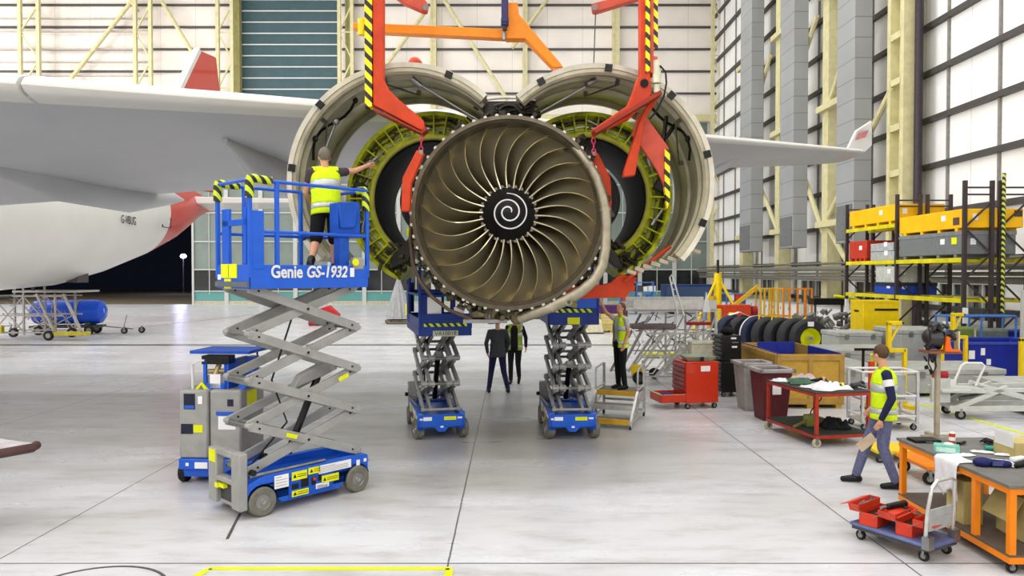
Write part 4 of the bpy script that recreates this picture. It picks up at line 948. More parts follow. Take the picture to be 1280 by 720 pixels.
    if not longhair:
        bmesh.ops.bisect_plane(bm, geom=bm.verts[:]+bm.edges[:]+bm.faces[:], plane_co=hd-hu*.035*S+f*.0*S, plane_no=(hu*1.0-f*.85).normalized(), clear_inner=True)
    else:
        bmesh.ops.bisect_plane(bm, geom=bm.verts[:]+bm.edges[:]+bm.faces[:], plane_co=hd+f*.03*S, plane_no=(hu*.55-f*1.0).normalized(), clear_inner=True)
    bmesh.ops.holes_fill(bm, edges=bm.edges); bm.to_mesh(ho); bm.free(); ho.materials.append(hair)
    for p in ho.polygons: p.use_smooth = True
    o = bpy.data.objects.new('hair', ho); C.objects.link(o); o.parent = t
    # trousers
    q = MB(); n = 0
    q.loft([[j['pelvis']+V((0,0,dz*S))+V((.165*w_*S*math.cos(2*PI*i/16), .12*w_*S*math.sin(2*PI*i/16), 0)) for i in range(16)] for dz, w_ in ((-.1, .95), (0, 1.03), (.1, .93))])
    for s in 'LR':
        q.caps(j['hip'+s], j['kn'+s], .1*S, (.085 if shorts else .07)*S) if not shorts else q.caps(j['hip'+s], j['hip'+s].lerp(j['kn'+s], .92), .105*S, .085*S)
        if not shorts:
            dn = (j['an'+s]-j['kn'+s]); q.caps(j['kn'+s], j['kn'+s]+dn*.93, .068*S, .056*S)
    q.build('shorts' if shorts else 'trousers', trousers, t, voxel=.012)
    for s in 'LR':
        tv = j['toe'+s].normalized(); a = j['an'+s]; m_ = MB()
        m_.caps(a-V((0,0,.035*S)), a+tv*.15*S-V((0,0,.052*S)), .048*S, .036*S); m_.caps(a-tv*.04*S-V((0,0,.045*S)), a+V((0,0,.02*S)), .042*S, .045*S)
        if shorts: m_.caps(a, a+(j['kn'+s]-a)*.22, .05*S, .052*S)
        m_.build('shoe', shoe, t, voxel=.009)
    # shirt
    q = MB(); tors(q, .012, .12, .93)
    for s in 'LR':
        q.caps(j['sh'+s], j['neck'].lerp(j['chest'], .25), .058*S, .066*S)
        if sleeves == 'long': q.caps(j['sh'+s], j['el'+s], .062*S, .05*S); q.caps(j['el'+s], j['el'+s].lerp(j['wr'+s], .93), .05*S, .038*S)
        else: q.caps(j['sh'+s], j['sh'+s].lerp(j['el'+s], .4), .062*S, .058*S)
    if coat: q.loft([[j['pelvis']+V((0,0,dz*S))+V((.165*w_*S*math.cos(2*PI*i/16), .135*w_*S*math.sin(2*PI*i/16), 0)) for i in range(16)] for dz, w_ in ((-.12, 1.15), (.1, 1.1), (.2, 1.05))])
    q.build('shirt' if not coat else 'jacket', shirt, t, voxel=.011)
    if band:
        for s in 'L': a = j['sh'+s].lerp(j['el'+s], .22); b = j['sh'+s].lerp(j['el'+s], .5); MB().tube(a, b, .066*S, .064*S, 20).build('sleeve_band', white, t)
        for s in 'R': a = j['sh'+s].lerp(j['el'+s], .22); b = j['sh'+s].lerp(j['el'+s], .5); MB().tube(a, b, .066*S, .064*S, 20).build('sleeve_band', white, t)
    if vestm:
        q = MB()
        hips = (j['hipL']-j['hipR']).normalized(); n = 24
        lv = [(j['pelvis']-V((0,0,.1*S)), .195, .15), (j['pelvis'], .19, .145), (j['waist'], .18, .135), (j['chest'], .19, .145), (j['chest'].lerp(j['neck'], .5), .185, .13), (j['neck'].lerp(j['chest'], .22), .14, .1), (j['neck'].lerp(j['chest'], .08), .085, .075)]
        rings = []; N_ = 24
        for k in range(N_+1):
            u = k/N_*6; a = min(int(u), 5); f_ = u-a; p = lv[a][0].lerp(lv[a+1][0], f_); A = (lv[a][1]*(1-f_)+lv[a+1][1]*f_)*S; B = (lv[a][2]*(1-f_)+lv[a+1][2]*f_)*S
            ac_ = hips.lerp(across, min(1, u/4)).normalized(); fr_ = up.cross(ac_).normalized(); 
            if fr_.y > 0 and J is None: fr_ = -fr_
            rings.append((p, ac_, fr_, A, B))
        gap = .5 if openvest else .06
        angs = [-PI/2+gap+(2*PI-2*gap)*i/n for i in range(n+1)]
        sh = [[p+ac_*A*math.cos(a)-fr_*B*math.sin(a)*1.0 for a in angs] for p, ac_, fr_, A, B in rings]
        # front of the figure is where the vest opens
        ctr = sum((r_[0] for r_ in rings), V((0,0,0)))/len(rings); fdir = V((0,-1,0))
        if (sh[8][0]-rings[8][0]).dot(fdir) < 0 and abs((sh[8][0]-rings[8][0]).dot(fdir)) > .03: sh = [[p+ac_*A*math.cos(-a)-fr_*B*math.sin(-a) for a in angs] for p, ac_, fr_, A, B in rings]
        vs = [p for r_ in sh for p in r_]; m = n+1; fs = []; tp = []
        for i in range(len(sh)-1):
            for k in range(n):
                # arm holes
                q_ = (i*m+k, i*m+k+1, (i+1)*m+k+1, (i+1)*m+k)
                if i in (3, 4, 10, 11): tp.append(q_)
                else: fs.append(q_)
        for nm, ff, mm in (('vest', fs, vestm), ('reflective_band', tp, vtape)):
            b_ = MB().add(vs, ff); me = b_.mesh(nm); o = bpy.data.objects.new(nm, me); C.objects.link(o)
            md = o.modifiers.new('s', 'SOLIDIFY'); md.thickness = .008*S; md.offset = 1 if nm == 'vest' else 1
            if nm == 'reflective_band': md.thickness = .011*S
            me.materials.append(mm); [setattr(p, 'use_smooth', True) for p in me.polygons]
            if nm == 'vest': o.parent = t; vo = o
            else: o.parent = vo
        for s in 'LR':
            a = j['sh'+s].lerp(j['neck'], .02)
            st_ = MB(); st_.path([j['sh'+s].lerp(j['neck'].lerp(j['chest'], .2), u)+V((0,0,.015*S)) for u in (.1, .4, .8)], .058*S, 12); st_.build('vest_shoulder', vestm, vo)
    return t, j
greyT = mat('grey_tshirt', (72, 62, 66), .85, 0, .04, 30); lgshirt = mat('pale_grey_shirt', (196, 196, 200), .85, 0, .03, 30)
# worker in shorts on the tall lift, back to the camera, right arm up to the reverser
dk = 2.65
person('person in yellow vest and black shorts on the tall lift reaching up', (-2.35, 9.45, dk), R(205), .98, J=dict(
    pelvis=(0,0,.93), waist=(-.0,-.03,1.07), chest=(0,-.07,1.27), neck=(0,-.1,1.45), head=(0,-.13,1.6), shL=(.18,-.08,1.39), shR=(-.18,-.09,1.41), elR=(-.42,-.22,1.46), wrR=(-.62,-.36,1.56), elL=(.24,-.16,1.14), wrL=(.12,-.32,.98),
    knR=(-.13,-.16,.5), anR=(-.12,-.1,.09), knL=(.13,-.05,.5), anL=(.25,.22,.2), toeL=(.1,-.6,-.75)),
    shirt=greyT, trousers=blackc, vestm=vest, shorts=True, sleeves='short', hair=hairg)
person('person in dark jacket and dark trousers walking away with back turned', (-.33, 17.0, 0), R(192), .98, J=dict(knL=(.13,-.1,.51), anL=(.2,-.04,.09), knR=(-.15,-.02,.5), anR=(-.22,.14,.1), elL=(.27,.0,1.17), wrL=(.22,-.1,.93), elR=(-.27,.0,1.17), wrR=(-.22,-.1,.93)),
    shirt=mat('dark_jacket', (62, 66, 70), .85, 0, .04, 20), trousers=navy, coat=True, hair=hairg)
person('person in black with open yellow vest walking beside the one in the dark jacket', (.07, 18.4, 0), R(-8), .98, J=dict(knL=(.1,-.14,.53), anL=(.1,.08,.17), toeL=(0,-.7,-.5), knR=(-.1,-.03,.5), anR=(-.1,-.03,.09), elL=(.27,.08,1.17), wrL=(.28,.02,.93)),
    shirt=blackc, trousers=blackc, vestm=mat('dull_vest', (160, 176, 50), .8), openvest=True, hair=hairb)
# ---- wheeled steps and the woman on them
ws = thing('mobile_steps', 'grey wheeled steps with yellow tread edges under the long-haired person', 'steps', (2.0, 13.9, 0), R(-20))
al = silver
m_ = MB(); Zp = .55
m_.b2((-.38, -.2, Zp-.04), (.38, .5, Zp)); ws_p = m_.build('platform', mat('grey_tread', (130, 122, 112), .6), ws)
for z, y in ((.14, -.75), (.35, -.48)): MB().b2((-.36, y-.12, z-.02), (.36, y+.14, z+.015)).build('tread', mat('grey_tread', (0,0,0)), ws)
for z, y in ((.14, -.88), (Zp-.01, -.2)): MB().b2((-.37, y-.02, z-.06), (.37, y+.0, z+.03)).build('yellow_nosing', mat('nosing_yellow', (215, 165, 40), .5), ws)
MB().b2((-.37, -.61, .28), (.37, -.59, .37)).build('nosing', al, ws)
for x in (-.39, .39):
    m_ = MB(); m_.bar((x, -.92, .06), (x, -.2, Zp), .045, .06); m_.bar((x, -.92, .12), (x, .5, .12), .04, .04); m_.bar((x, .48, .08), (x, .48, Zp+.45), .045, .045); m_.bar((x, -.2, .1), (x, -.2, Zp), .04, .04); m_.bar((x, -.9, .08), (x, .3, Zp-.1), .03, .03)
    m_.build('side_frame', al, ws)
    m_ = MB(); m_.path([(x, -.2, Zp+.02), (x, -.2, Zp+.36), (x, -.16, Zp+.42), (x, .42, Zp+.45), (x, .48, Zp+.4), (x, .48, Zp+.08), (x, .42, Zp+.04), (x, -.2, Zp+.04)], .018); m_.build('handrail', al, ws)
    for y in (-.88, .46):
        a = MB(); b = MB(); wheel(a, b, (0,0,0), .05, .03, 'X'); w_ = a.build('castor', rubber, ws); w_.location = (x, y, .05); b.build('hub', hub_m, w_)
MB().bar((-.39, .48, .3), (.39, .48, .3), .04, .04).bar((-.39, .48, .12), (.39, .48, .12), .04, .04).build('rear_bar', al, ws)
person('person with long brown hair in yellow vest standing on the wheeled steps', (2.05, 14.02, .55), R(-62), .92, J=dict(face=(.1,-.9,.45), head=(0,.0,1.655), elR=(-.2,-.22,1.56), wrR=(-.18,-.36,1.78), elL=(.22,.03,1.16), wrL=(.2,-.06,.93), knL=(.09,-.02,.5), knR=(-.09,-.01,.5)),
    shirt=lgshirt, trousers=blackc, vestm=vest, openvest=True, sleeves='short', longhair=True, hair=mat('auburn_hair', (112, 72, 46), .6, 0, .1, 60))
# ---- man walking at right
person('person in yellow vest and blue jeans walking left past the orange bench', (4.76, 9.5, 0), R(-107), 1.02, J=dict(
    knL=(.1,-.02,.51), anL=(.12,.13,.09), toeL=(0,-1,-.02), knR=(-.1,-.17,.52), anR=(-.1,-.30,.09), elR=(-.24,.06,1.17), wrR=(-.24,-.1,.95), elL=(.25,.05,1.15), wrL=(.25,-.07,.88), head=(0,-.04,1.66), face=(-.72,-.7,-.03)),
    shirt=navy, trousers=jean, vestm=vest, band=True, hair=hairb)
sh = thing('paper_sheet', 'tan card held in the hand of the person in jeans', 'paper', P(1083, 553, 9.3))
MB().box((0,0,0), (.24, .012, .12), M=Matrix.Rotation(R(-38), 3, 'Y')).build('sheet', mat('tan_card', (200, 180, 150), .8), sh)
# ================================================ RIGHT SIDE EQUIPMENT
def T(name, label, cat, loc, rz=0, group=None): return thing(name, label, cat, loc, rz, group)
def castor(t, x, y, r_=.06, m=rubber, ax='Y'):
    a = MB(); b = MB(); wheel(a, b, (0,0,0), r_, r_*.7, ax); w_ = a.build('castor', m, t); w_.location = (x, y, r_); b.build('hub', hub_m, w_)
    MB().bar((x, y, r_), (x, y, r_*2.3), r_*.5, r_*.9).build('castor_fork', steel, t)
# red open trolley bench
rb_ = T('workshop_bench', 'red framed trolley bench covered with gloves, rags and tools', 'bench', (4.76, 11.6, 0), R(11))
redf = mat('bench_red', (176, 52, 34), .45); gtop = mat('dark_bench_top', (64, 66, 62), .7, 0, .05)
for x in (.02, .93):
    for y in (.02, 1.45): MB().b2((x-.025, y-.025, .144), (x+.025, y+.025, .82)).build('leg', redf, rb_, bevel=.004); castor(rb_, x, y, .07, mat('cream_wheel', (190, 184, 150), .5))
m_ = MB()
for z in (.14, .8): m_.b2((-.01, -.01, z), (.96, .04, z+.05)); m_.b2((-.01, 1.43, z), (.96, 1.48, z+.05)); m_.b2((-.01, .04, z), (.04, 1.43, z+.05)); m_.b2((.91, .04, z), (.96, 1.43, z+.05))
m_.build('frame', redf, rb_); MB().b2((-.02, -.02, .85), (.97, 1.49, .87)).build('bench_top', gtop, rb_); MB().b2((-.01, -.01, .19), (.96, 1.48, .205)).build('shelf', mat('green_black_mat', (44, 54, 48), .7), rb_)
def loc2(t, x, y, z): return t.matrix_basis @ V((x, y, z)) if False else Matrix.Translation(t.location) @ Matrix.Rotation(t.rotation_euler.z, 4, 'Z') @ V((x, y, z))
def cloth(name, label, cat, p, sx, sy, h, m, seed, rz=0, drape=None, group=None):
    random.seed(seed); n = 18; vs = []; fs = []
    ph = [random.uniform(0, 6) for _ in range(6)]
    for i in range(n+1):
        for k in range(n+1):
            u, v = i/n-.5, k/n-.5; e = 1-(max(abs(u), abs(v))*2)**3
            z = .006+h*max(0, e)*(.5+.5*math.sin(9*u+ph[0]+3*math.sin(5*v+ph[1]))*math.cos(8*v+ph[2]+2*math.sin(7*u)))
            x = u*sx*(1+.12*math.sin(9*v+ph[3])); y = v*sy*(1+.14*math.sin(8*u+ph[4]))
            if drape and v < -.5+drape: z = .006-(-.5+drape-v)*sy+.0; y = (-.5+drape)*sy-.012-.02*math.sin(12*u+ph[5])*min(1, (-.5+drape-v)*4)
            vs.append((x, y, z))
    for i in range(n):
        for k in range(n): a = i*(n+1)+k; fs.append((a, a+1, a+n+2, a+n+1))
    me = bpy.data.meshes.new(name); me.from_pydata(vs, [], fs); me.materials.append(m)
    for q in me.polygons: q.use_smooth = True
    o = bpy.data.objects.new(name, me); C.objects.link(o); o.location = p; o.rotation_euler = (0, 0, rz)
    md = o.modifiers.new('s', 'SOLIDIFY'); md.thickness = .006
    return tag(o, label, cat, group)
ragm = mat('white_rag', (226, 226, 228), .9, 0, .03, 20)
cloth('rag', 'large crumpled white rag at the near end of the red trolley bench', 'rag', loc2(rb_, .38, .3, .875), .62, .5, .12, ragm, 3, .3)
cloth('rag', 'small white rag hanging at the far left corner of the red trolley bench', 'rag', loc2(rb_, .12, 1.2, .875), .3, .3, .05, ragm, 4, .9)
cloth('cloth', 'dull green cloth in the middle of the red trolley bench', 'cloth', loc2(rb_, .35, .95, .875), .5, .4, .08, mat('green_cloth', (76, 108, 84), .9), 5)
cloth('cloth', 'pink and white cloth at the far end of the red trolley bench', 'cloth', loc2(rb_, .6, 1.3, .875), .4, .25, .12, mat('pink_cloth', (206, 180, 184), .9), 6)
def glove(name, label, p, rz, m, cuff):
    t = T(name, label, 'glove', p, rz)
    q = MB(); q.ell((0, 0, .035), (.055, .08, .03)); 
    for i in range(4): q.caps((-.035+i*.023, .06, .035), (-.04+i*.027, .13, .03), .014, .012, 8)
    q.caps((.05, 0, .035), (.09, .05, .03), .016, .012, 8); q.caps((0, -.06, .04), (0, -.12, .04), .045, .05)
    q.build('hand', m, t, voxel=.007); MB().lathe([(.03, -.0), (.052, -.0), (.055, .04), (.03, .04)], (0, -.14, .055), 'Y', 18).build('cuff', cuff, t)
glove('work_glove', 'black glove with pale cuff on the red trolley bench, farthest back', loc2(rb_, .62, .95, .875), 1.2, blackc, skin)
glove('work_glove', 'black and yellow glove at the near edge of the red trolley bench', loc2(rb_, .7, .2, .875), -1.4, blackc, mat('cuff_yellow', (230, 220, 110), .7))
dr = T('air_drill', 'grey air drill at the right corner of the red trolley bench', 'tool', loc2(rb_, .86, .22, .875), .5)
MB().tube((-.12,0,.06), (.1,0,.07), .035).tube((.06,0,.06), (.1,-.1,.03), .025).tube((-.12,0,.06), (-.24,0,.04), .015).build('body', dgrey, dr); MB().tube((.1,0,.07), (.15,0,.07), .045).build('cap', black, dr)
cn = T('oil_can', 'olive metal can on the lower shelf of the red trolley bench', 'can', loc2(rb_, .3, .62, .205), .2)
MB().b2((-.1,-.06,0), (.1,.06,.2)).build('body', mat('olive_canister', (0,0,0)), cn, bevel=.015); MB().path([(.0,0,.2), (.02,0,.27), (.12,0,.36), (.2,0,.45), (.2,0,.55)], .01).build('hose', rubber, cn); MB().bar((-.1,-.03,.1), (-.36,-.1,.03), .04, .03).build('spout', mat('olive_canister', (0,0,0)), cn)
cloth('cloth', 'black bundled cloth on the lower shelf of the red trolley bench', 'cloth', loc2(rb_, .62, .45, .205), .42, .38, .2, blackc, 8)
# plastic bins
def bin_(label, loc, body, rim, rz=0):
    t = T('waste_bin', label, 'bin', loc, rz)
    o = MB(); o.loft([[V((sx*w_, sy*w_, z)) for sx, sy in ((-1,-1),(1,-1),(1,1),(-1,1))] for z, w_ in ((0, .22), (.92, .29), (.92, .27), (.05, .2))]); o.build('body', body, t, bevel=.02)
    r_ = MB(); 
    for s in (-1, 1): r_.b2((s*.34, -.34, .9), (s*.26, .34, .97)); r_.b2((-.34, s*.34, .9), (.34, s*.26, .97))
    r_.build('rim', rim, t, bevel=.015); MB().b2((-.08, -.285, .5), (.08, -.262, .8)).build('notice_sheet', paper, t)
mar = mat('maroon_plastic', (96, 34, 40), .5); rimm = mat('grey_rim', (172, 166, 164), .5)
bin_('maroon plastic bin with grey rim beside the red trolley bench', (4.86, 13.95, 0), mar, rimm, .08); bin_('grey plastic bin behind the maroon bin', (4.84, 14.95, 0), mat('grey_plastic', (168, 164, 160), .5), rimm, .05)
# black tool cabinet
bc = T('tool_cabinet', 'tall black drawer cabinet on castors beside the wooden crate', 'cabinet', (4.84, 16.7, 0), R(4))
MB().b2((-.22,-.3,.1), (.24,.3,.78)).build('lower_chest', black, bc, bevel=.01); MB().b2((-.2,-.28,.8), (.22,.28,1.36)).build('upper_chest', black, bc, bevel=.01)
for k in range(13): z = .14+k*.094; z += .03 if k > 6 else 0; MB().b2((-.245,-.27,z), (-.2,.27,z+.07)).build('drawer', mat('drawer_face', (44, 44, 48), .3), bc, bevel=.004); MB().b2((-.255,-.25,z+.055), (-.243,.25,z+.066)).build('drawer_handle', steel, bc)
MB().b2((.0,-.31,1.2), (.14,-.302,1.22)).b2((.0,-.31,.75), (.16,-.302,.765)).build('side_handle', steel, bc); MB().b2((.0,-.287,1.09), (.12,-.281,1.13)).b2((-.02,-.287,1.28), (.1,-.281,1.32)).build('decal', paper, bc)
for x in (-.17, .18):
    for y in (-.24, .24): castor(bc, x, y, .05)
bg = T('tool_bag', 'black crumpled tool bag on top of the tall black cabinet', 'bag', (4.84, 16.7, 1.36)); MB().ell((0,0,.08), (.16,.18,.09)).caps((-.05,0,.12), (.08,.1,.16), .05, .06).build('body', blackc, bg, voxel=.015); MB().path([(-.1,0,.12),(-.05,0,.25),(.05,0,.25),(.1,0,.12)], .012).build('handle', black, bg)
# red tool chest
rc_ = T('tool_chest', 'red tool chest on castors with its bottom drawer pulled open', 'tool chest', (3.76, 15.25, 0), R(11))
MB().b2((-.33,-.3,.12), (.37,.34,.92)).build('body', redd, rc_, bevel=.012); MB().b2((-.34,-.31,.92), (.38,.35,.95)).build('lid', redd, rc_, bevel=.01)
for k in range(6): z = .36+k*.093; MB().b2((-.36,-.28,z), (-.32,.32,z+.078)).build('drawer', mat('drawer_red', (170, 30, 24), .35), rc_, bevel=.004); MB().b2((-.372,-.26,z+.06), (-.358,.3,z+.072)).build('drawer_handle', steel, rc_)
d_ = MB(); d_.b2((-.85,-.28,.14), (-.83,.32,.3)); d_.b2((-.85,-.28,.14), (-.3,-.265,.3)); d_.b2((-.85,.305,.14), (-.3,.32,.3)); d_.b2((-.85,-.28,.14), (-.3,.32,.155)); d_.build('open_drawer', redd, rc_, bevel=.004)
MB().b2((-.86,-.28,.3), (-.3,-.26,.306)).b2((-.86,-.28,.3), (-.82,.32,.306)).build('drawer_handle', cream, rc_)
MB().b2((-.7,-.2,.16), (-.45,.2,.28)).build('tool_tray', mat('purple_foam', (70, 50, 140), .8), rc_, bevel=.01); MB().b2((-.8,-.0,.16), (-.72,.25,.28)).build('tool_tray', mat('tan_box', (200, 150, 90), .7), rc_, bevel=.01)
MB().b2((-.02,-.318,.76), (.18,-.311,.87)).build('notice_sheet', paper, rc_)
for x in (-.27, .31):
    for y in (-.24, .28): castor(rc_, x, y, .055)
tr = T('plastic_tray', 'green-grey plastic tray on top of the red tool chest', 'tray', loc2(rc_, .05, 0, .95)); MB().loft([[V((sx*w_, sy*w_*.8, z)) for sx, sy in ((-1,-1),(1,-1),(1,1),(-1,1))] for z, w_ in ((0, .25), (.1, .32), (.1, .3), (.02, .24))]).build('tray_body', mat('tray_green', (150, 160, 140), .5), tr, bevel=.01); MB().b2((.0,-.29,.02), (.06,-.25,.1)).build('clip', black, tr)
# wooden crate with blue lining
wc = T('wooden_crate', 'large open plywood crate with blue lining, behind the bins', 'crate', (5.35, 15.0, 0))
W_, L_, H_ = 1.36, 2.6, 1.1
for nm, a, b in (('near_side', (0,0,.1), (W_,.03,H_)), ('far_side', (0,L_-.03,.1), (W_,L_,H_)), ('left_side', (0,0,.1), (.03,L_,H_)), ('right_side', (W_-.03,0,.1), (W_,L_,H_)), ('bottom', (0,0,.08), (W_,L_,.12))): MB().b2(a, b).build(nm, wood, wc)
btn = MB()
for x in (0, W_/2-.05, W_-.1): btn.b2((x, -.025, .1), (x+.1, 0, H_))
for z in (.104, H_-.124): btn.b2((0.004, -.031, z), (W_-.004, -.0, z+.1))
for y in (0, L_/2-.05, L_-.1): btn.b2((-.025, y, .1), (0, y+.1, H_))
for z in (.104, H_-.124): btn.b2((-.031, 0.004, z), (0, L_-.004, z+.1))
btn.build('battens', mat('batten_wood', (186, 146, 70), .6, 0, .05), wc)
lin_m = mat('blue_lining', (36, 52, 160), .6, 0, .05)
MB().b2((.035,.04,.15), (.06,L_-.04,H_+.02)).b2((W_-.06,.04,.15), (W_-.035,L_-.9,H_+.02)).b2((.45,L_-.07,.15), (W_-.04,L_-.04,H_+.02)).b2((.04,.04,.13), (W_-.04,L_-.04,.16)).build('lining', lin_m, wc)
for x in (.1, W_/2, W_-.1): MB().b2((x-.06, 0, 0), (x+.06, L_, .08)).build('skid', wood, wc)
# tyres
tyb = mat('tyre_black', (44, 44, 46), .65, 0, .06, 10); tyb2 = mat('tyre_blue_cover', (34, 40, 66), .7, 0, .08, 6)
tyl = ['aircraft tyre with bright yellow hub at the front of the tyre row', 'plain black aircraft tyre directly behind the yellow-hubbed one', 'black aircraft tyre third back in the row', 'aircraft tyre under the square yellow hoop, fourth in the row', 'navy covered aircraft tyre with white strap, fifth in the row', 'black aircraft tyre with papers on top, next to last in the row', 'navy covered aircraft tyre farthest back in the row']
for k in range(7):
    x, y = 9.62-.29*k, 24.1+.42*k; t = T('aircraft_tyre', tyl[k], 'tyre', (x, y, 0), R(17) if k else R(4), 'row of aircraft tyres'); rr = .63
    pr = [(.34,-.15),(.42,-.19),(.55,-.19),(.61,-.14),(.63,-.07),(.63,.07),(.61,.14),(.55,.19),(.42,.19),(.34,.15)]
    MB().lathe(pr, (0,0,rr), 'Y', 40).build('tread', tyb2 if k in (4, 6) else tyb, t)
    hm = dec_y if k == 0 else dgrey
    MB().lathe([(.001,.02),(.08,-.06),(.12,.05),(.22,.08),(.3,-.06),(.345,-.14),(.36,-.14),(.36,.14),(.001,.14)], (0,0,rr), 'Y', 32, loop=False).build('hub', hm, t)
    if k == 0: MB().lathe([(.03,-.1),(.09,-.1),(.1,.05),(.03,.05)], (0.03,0,rr), 'Y', 16).build('axle_boss', silver, t); MB().b2((-.12,-.2,rr+.4),(.08,-.185,rr+.55)).build('paper_label', paper, t)
    if k == 4: MB().lathe([(.635,-.02),(.645,-.02),(.645,.03),(.635,.03)], (0,0,rr), 'Y', 40).build('strap', white, t)
for i, (k, dx) in enumerate(((5, 0), (6, .08))):
    o = MB(); o.box((0,0,0), (.42,.3,.012), M=Matrix.Rotation(R(24-40*i), 3, 'Y')); t = solo(o, 'document', paper, ['white paper lying over the tyre next to last in the row', 'white paper lying over the farthest tyre'][i], 'paper', (0,0,0)); t.location = (9.62-.29*k+dx, 24.1+.42*k, 1.30)
hp = T('tyre_rack', 'yellow hooped frame holding the row of tyres', 'rack', (8.75, 25.15, 0), R(17))
for x, y in ((.14, -.042), (-.016, .444)):
    MB().path([(x-.3,y,.0),(x-.25,y,.7),(x-.1,y,1.28),(x+.2,y,1.31),(x+.26,y,.6),(x+.3,y,0)], .024).build('hoop', yel, hp)
# grey transport crates
def gcrate(label, x0, x1, y0, y1, h, group='grey aircraft part crates', z=0):
    t = T('transport_crate', label, 'crate', (x0, y0, z), 0, group); w_, l_ = x1-x0, y1-y0
    MB().b2((0,0,.08), (w_,l_,h-.12)).build('body', crateg, t, bevel=.02); MB().b2((-.02,-.02,h-.12), (w_+.02,l_+.02,h)).build('lid', mat('grey_lid', (180, 182, 176), .5), t, bevel=.015)
    b_ = MB(); 
    for f_ in (.12, .5, .88): b_.b2((w_*f_-.05,-.02,0), (w_*f_+.05,l_,.08))
    b_.build('skids', wood if z else dgrey, t)
    q = MB()
    for f_ in (.2, .8): q.b2((w_*f_-.06,-.03,h-.2), (w_*f_+.06,-.005,h-.06))
    q.build('catch', steel, t); MB().b2((w_*.45,-.012,h*.45), (w_*.45+.18,-.004,h*.45+.12)).build('paper_label', paper, t)
    return t
gcrate('long grey transport crate nearest the tyres, under the yellow cabinet', 9.7, 11.0, 22.1, 23.3, .98)
gcrate('grey transport crate left of the blue bin, behind the yellow frame', 11.15, 12.6, 21.3, 22.9, 1.12)
gcrate('low grey transport crate in front of the blue bin', 8.6, 10.9, 16.4, 18.0, .62)
gcrate('low grey transport crate at the right edge of the picture', 9.85, 12.4, 14.2, 15.8, .55)
gcrate('grey transport crate behind the head of the person in jeans', 7.5, 8.5, 16.8, 18.9, .6)
gcrate('grey transport crate standing beside the wooden crate', 8.3, 10.2, 19.2, 20.8, .75)
# pallet racks
rackm = mat('rack_brown', (60, 50, 50), .5, 0, .03)
beamy = mat('beam_yellow', (228, 216, 20), .45, 0, .08, 2)
def rack(label, x0, x1):
    t = T('pallet_rack', label, 'rack', (x0, 21.4, 0), 0, 'pallet racks'); ys = (0, 3.75, 7.5); w_ = x1-x0
    for y in ys:
        for x in (0, w_): MB().b2((x-.05, y-.05, 0), (x+.05, y+.05, 5.4)).build('upright', rackm, t)
        b_ = MB(); z = .3; s = 0
        while z < 4.6: b_.bar((0 if s else w_, y, z), (w_ if s else 0, y, z+.75), .03, .05); z += .75; s = 1-s
        b_.bar((0,y,5.0),(w_,y,5.0),.03,.05); b_.bar((0,y,5.2),(w_,y,5.2),.03,.05); b_.build('brace', rackm, t)
    for z, segs in ((1.88, ((0,3.75),(3.75,7.5))), (3.06, ((0,3.75),(3.75,7.5))), (4.3, ((3.75,7.5),))):
        for a, b in segs:
            for x in (-.03, w_+.03): MB().b2((x-.03, a+.05, z), (x+.03, b-.05, z+.13)).build('beam', beamy, t)
            for f_ in (.15, .5, .85): MB().b2((0, a+(b-a)*f_-.05, z+.09), (w_, a+(b-a)*f_+.05, z+.13)).build('support_bar', steel, t)
    return t
rk = rack('brown pallet rack with yellow beams, front run nearest the hall', 13.0, 13.78); rack('brown pallet rack with yellow beams, rear run by the wall', 14.02, 14.8)
MB().tube((1.05,-.1,1.5), (1.05,-.1,5.6), .05, n=10).build('striped_pole', stripe_mat('pole_stripes', (25, 30, 20), (205, 210, 70), .16, (1.2, .5, 1), .55), rk)
MB().b2((-.08,.5,1.3),(-.05,.9,1.0)).build('paper_label', paper, rk)
MB().b2((-.07,-.1,1.3),(.07,-.06,1.75)).build('paper_label', paper, rk); MB().b2((-.07,7.5,1.2),(.07,7.44,1.75)).build('paper_label', paper, rk)
def box_on(name, label, m, x0, x1, y0, y1, z0, z1, lidm=None, cat='crate', bev=.02, skids=True, lab=True):
    t = T(name, label, cat, (x0, y0, z0)); w_, l_, h = x1-x0, y1-y0, z1-z0; s = .1 if skids else 0
    MB().b2((0,0,s), (w_,l_,h)).build('body', m, t, bevel=bev)
    if skids:
        q = MB()
        for f_ in (.1, .35, .62, .9): q.b2((0, l_*f_-.07, 0), (w_, l_*f_+.07, s))
        q.build('skids', m, t)
    if lidm: MB().b2((-.015,-.015,h-.1), (w_+.015,l_+.015,h+.02)).build('lid', lidm, t, bevel=.01)
    if lab: MB().b2((-.008, l_*.25, h*.55), (-.002, l_*.25+.22, h*.55+.16)).b2((w_*.15, -.008, h*.5), (w_*.15+.16, -.002, h*.5+.18)).build('paper_label', paper, t)
    return t
ory = mat('orange_yellow', (250, 190, 0), .45, 0, .03, 2)
box_on('storage_crate', 'orange crate on the top shelf of the pallet rack, farther of the two', ory, 13.0, 14.7, 25.3, 28.7, 4.43, 5.1)
b_ = box_on('storage_crate', 'large orange crate stacked on the long grey crate in the pallet rack', ory, 13.0, 14.72, 21.45, 25.0, 3.95, 4.6)
MB().b2((1.45,-.012,.42), (1.68,-.004,.6)).b2((-.012,.2,.2), (-.004,.5,.42)).build('printed_label', mat('dark_label', (90, 70, 60), .6), b_)
g_ = box_on('storage_crate', 'long grey lidded crate under the large orange crate in the pallet rack', mat('slate_crate', (116, 120, 120), .5, 0, .03), 13.0, 14.55, 21.5, 25.0, 3.19, 3.95, mat('slate_lid', (128, 132, 132), .5))
MB().b2((-.02,.25,.4), (-.006,.5,.6)).build('green_label', dec_y, g_)
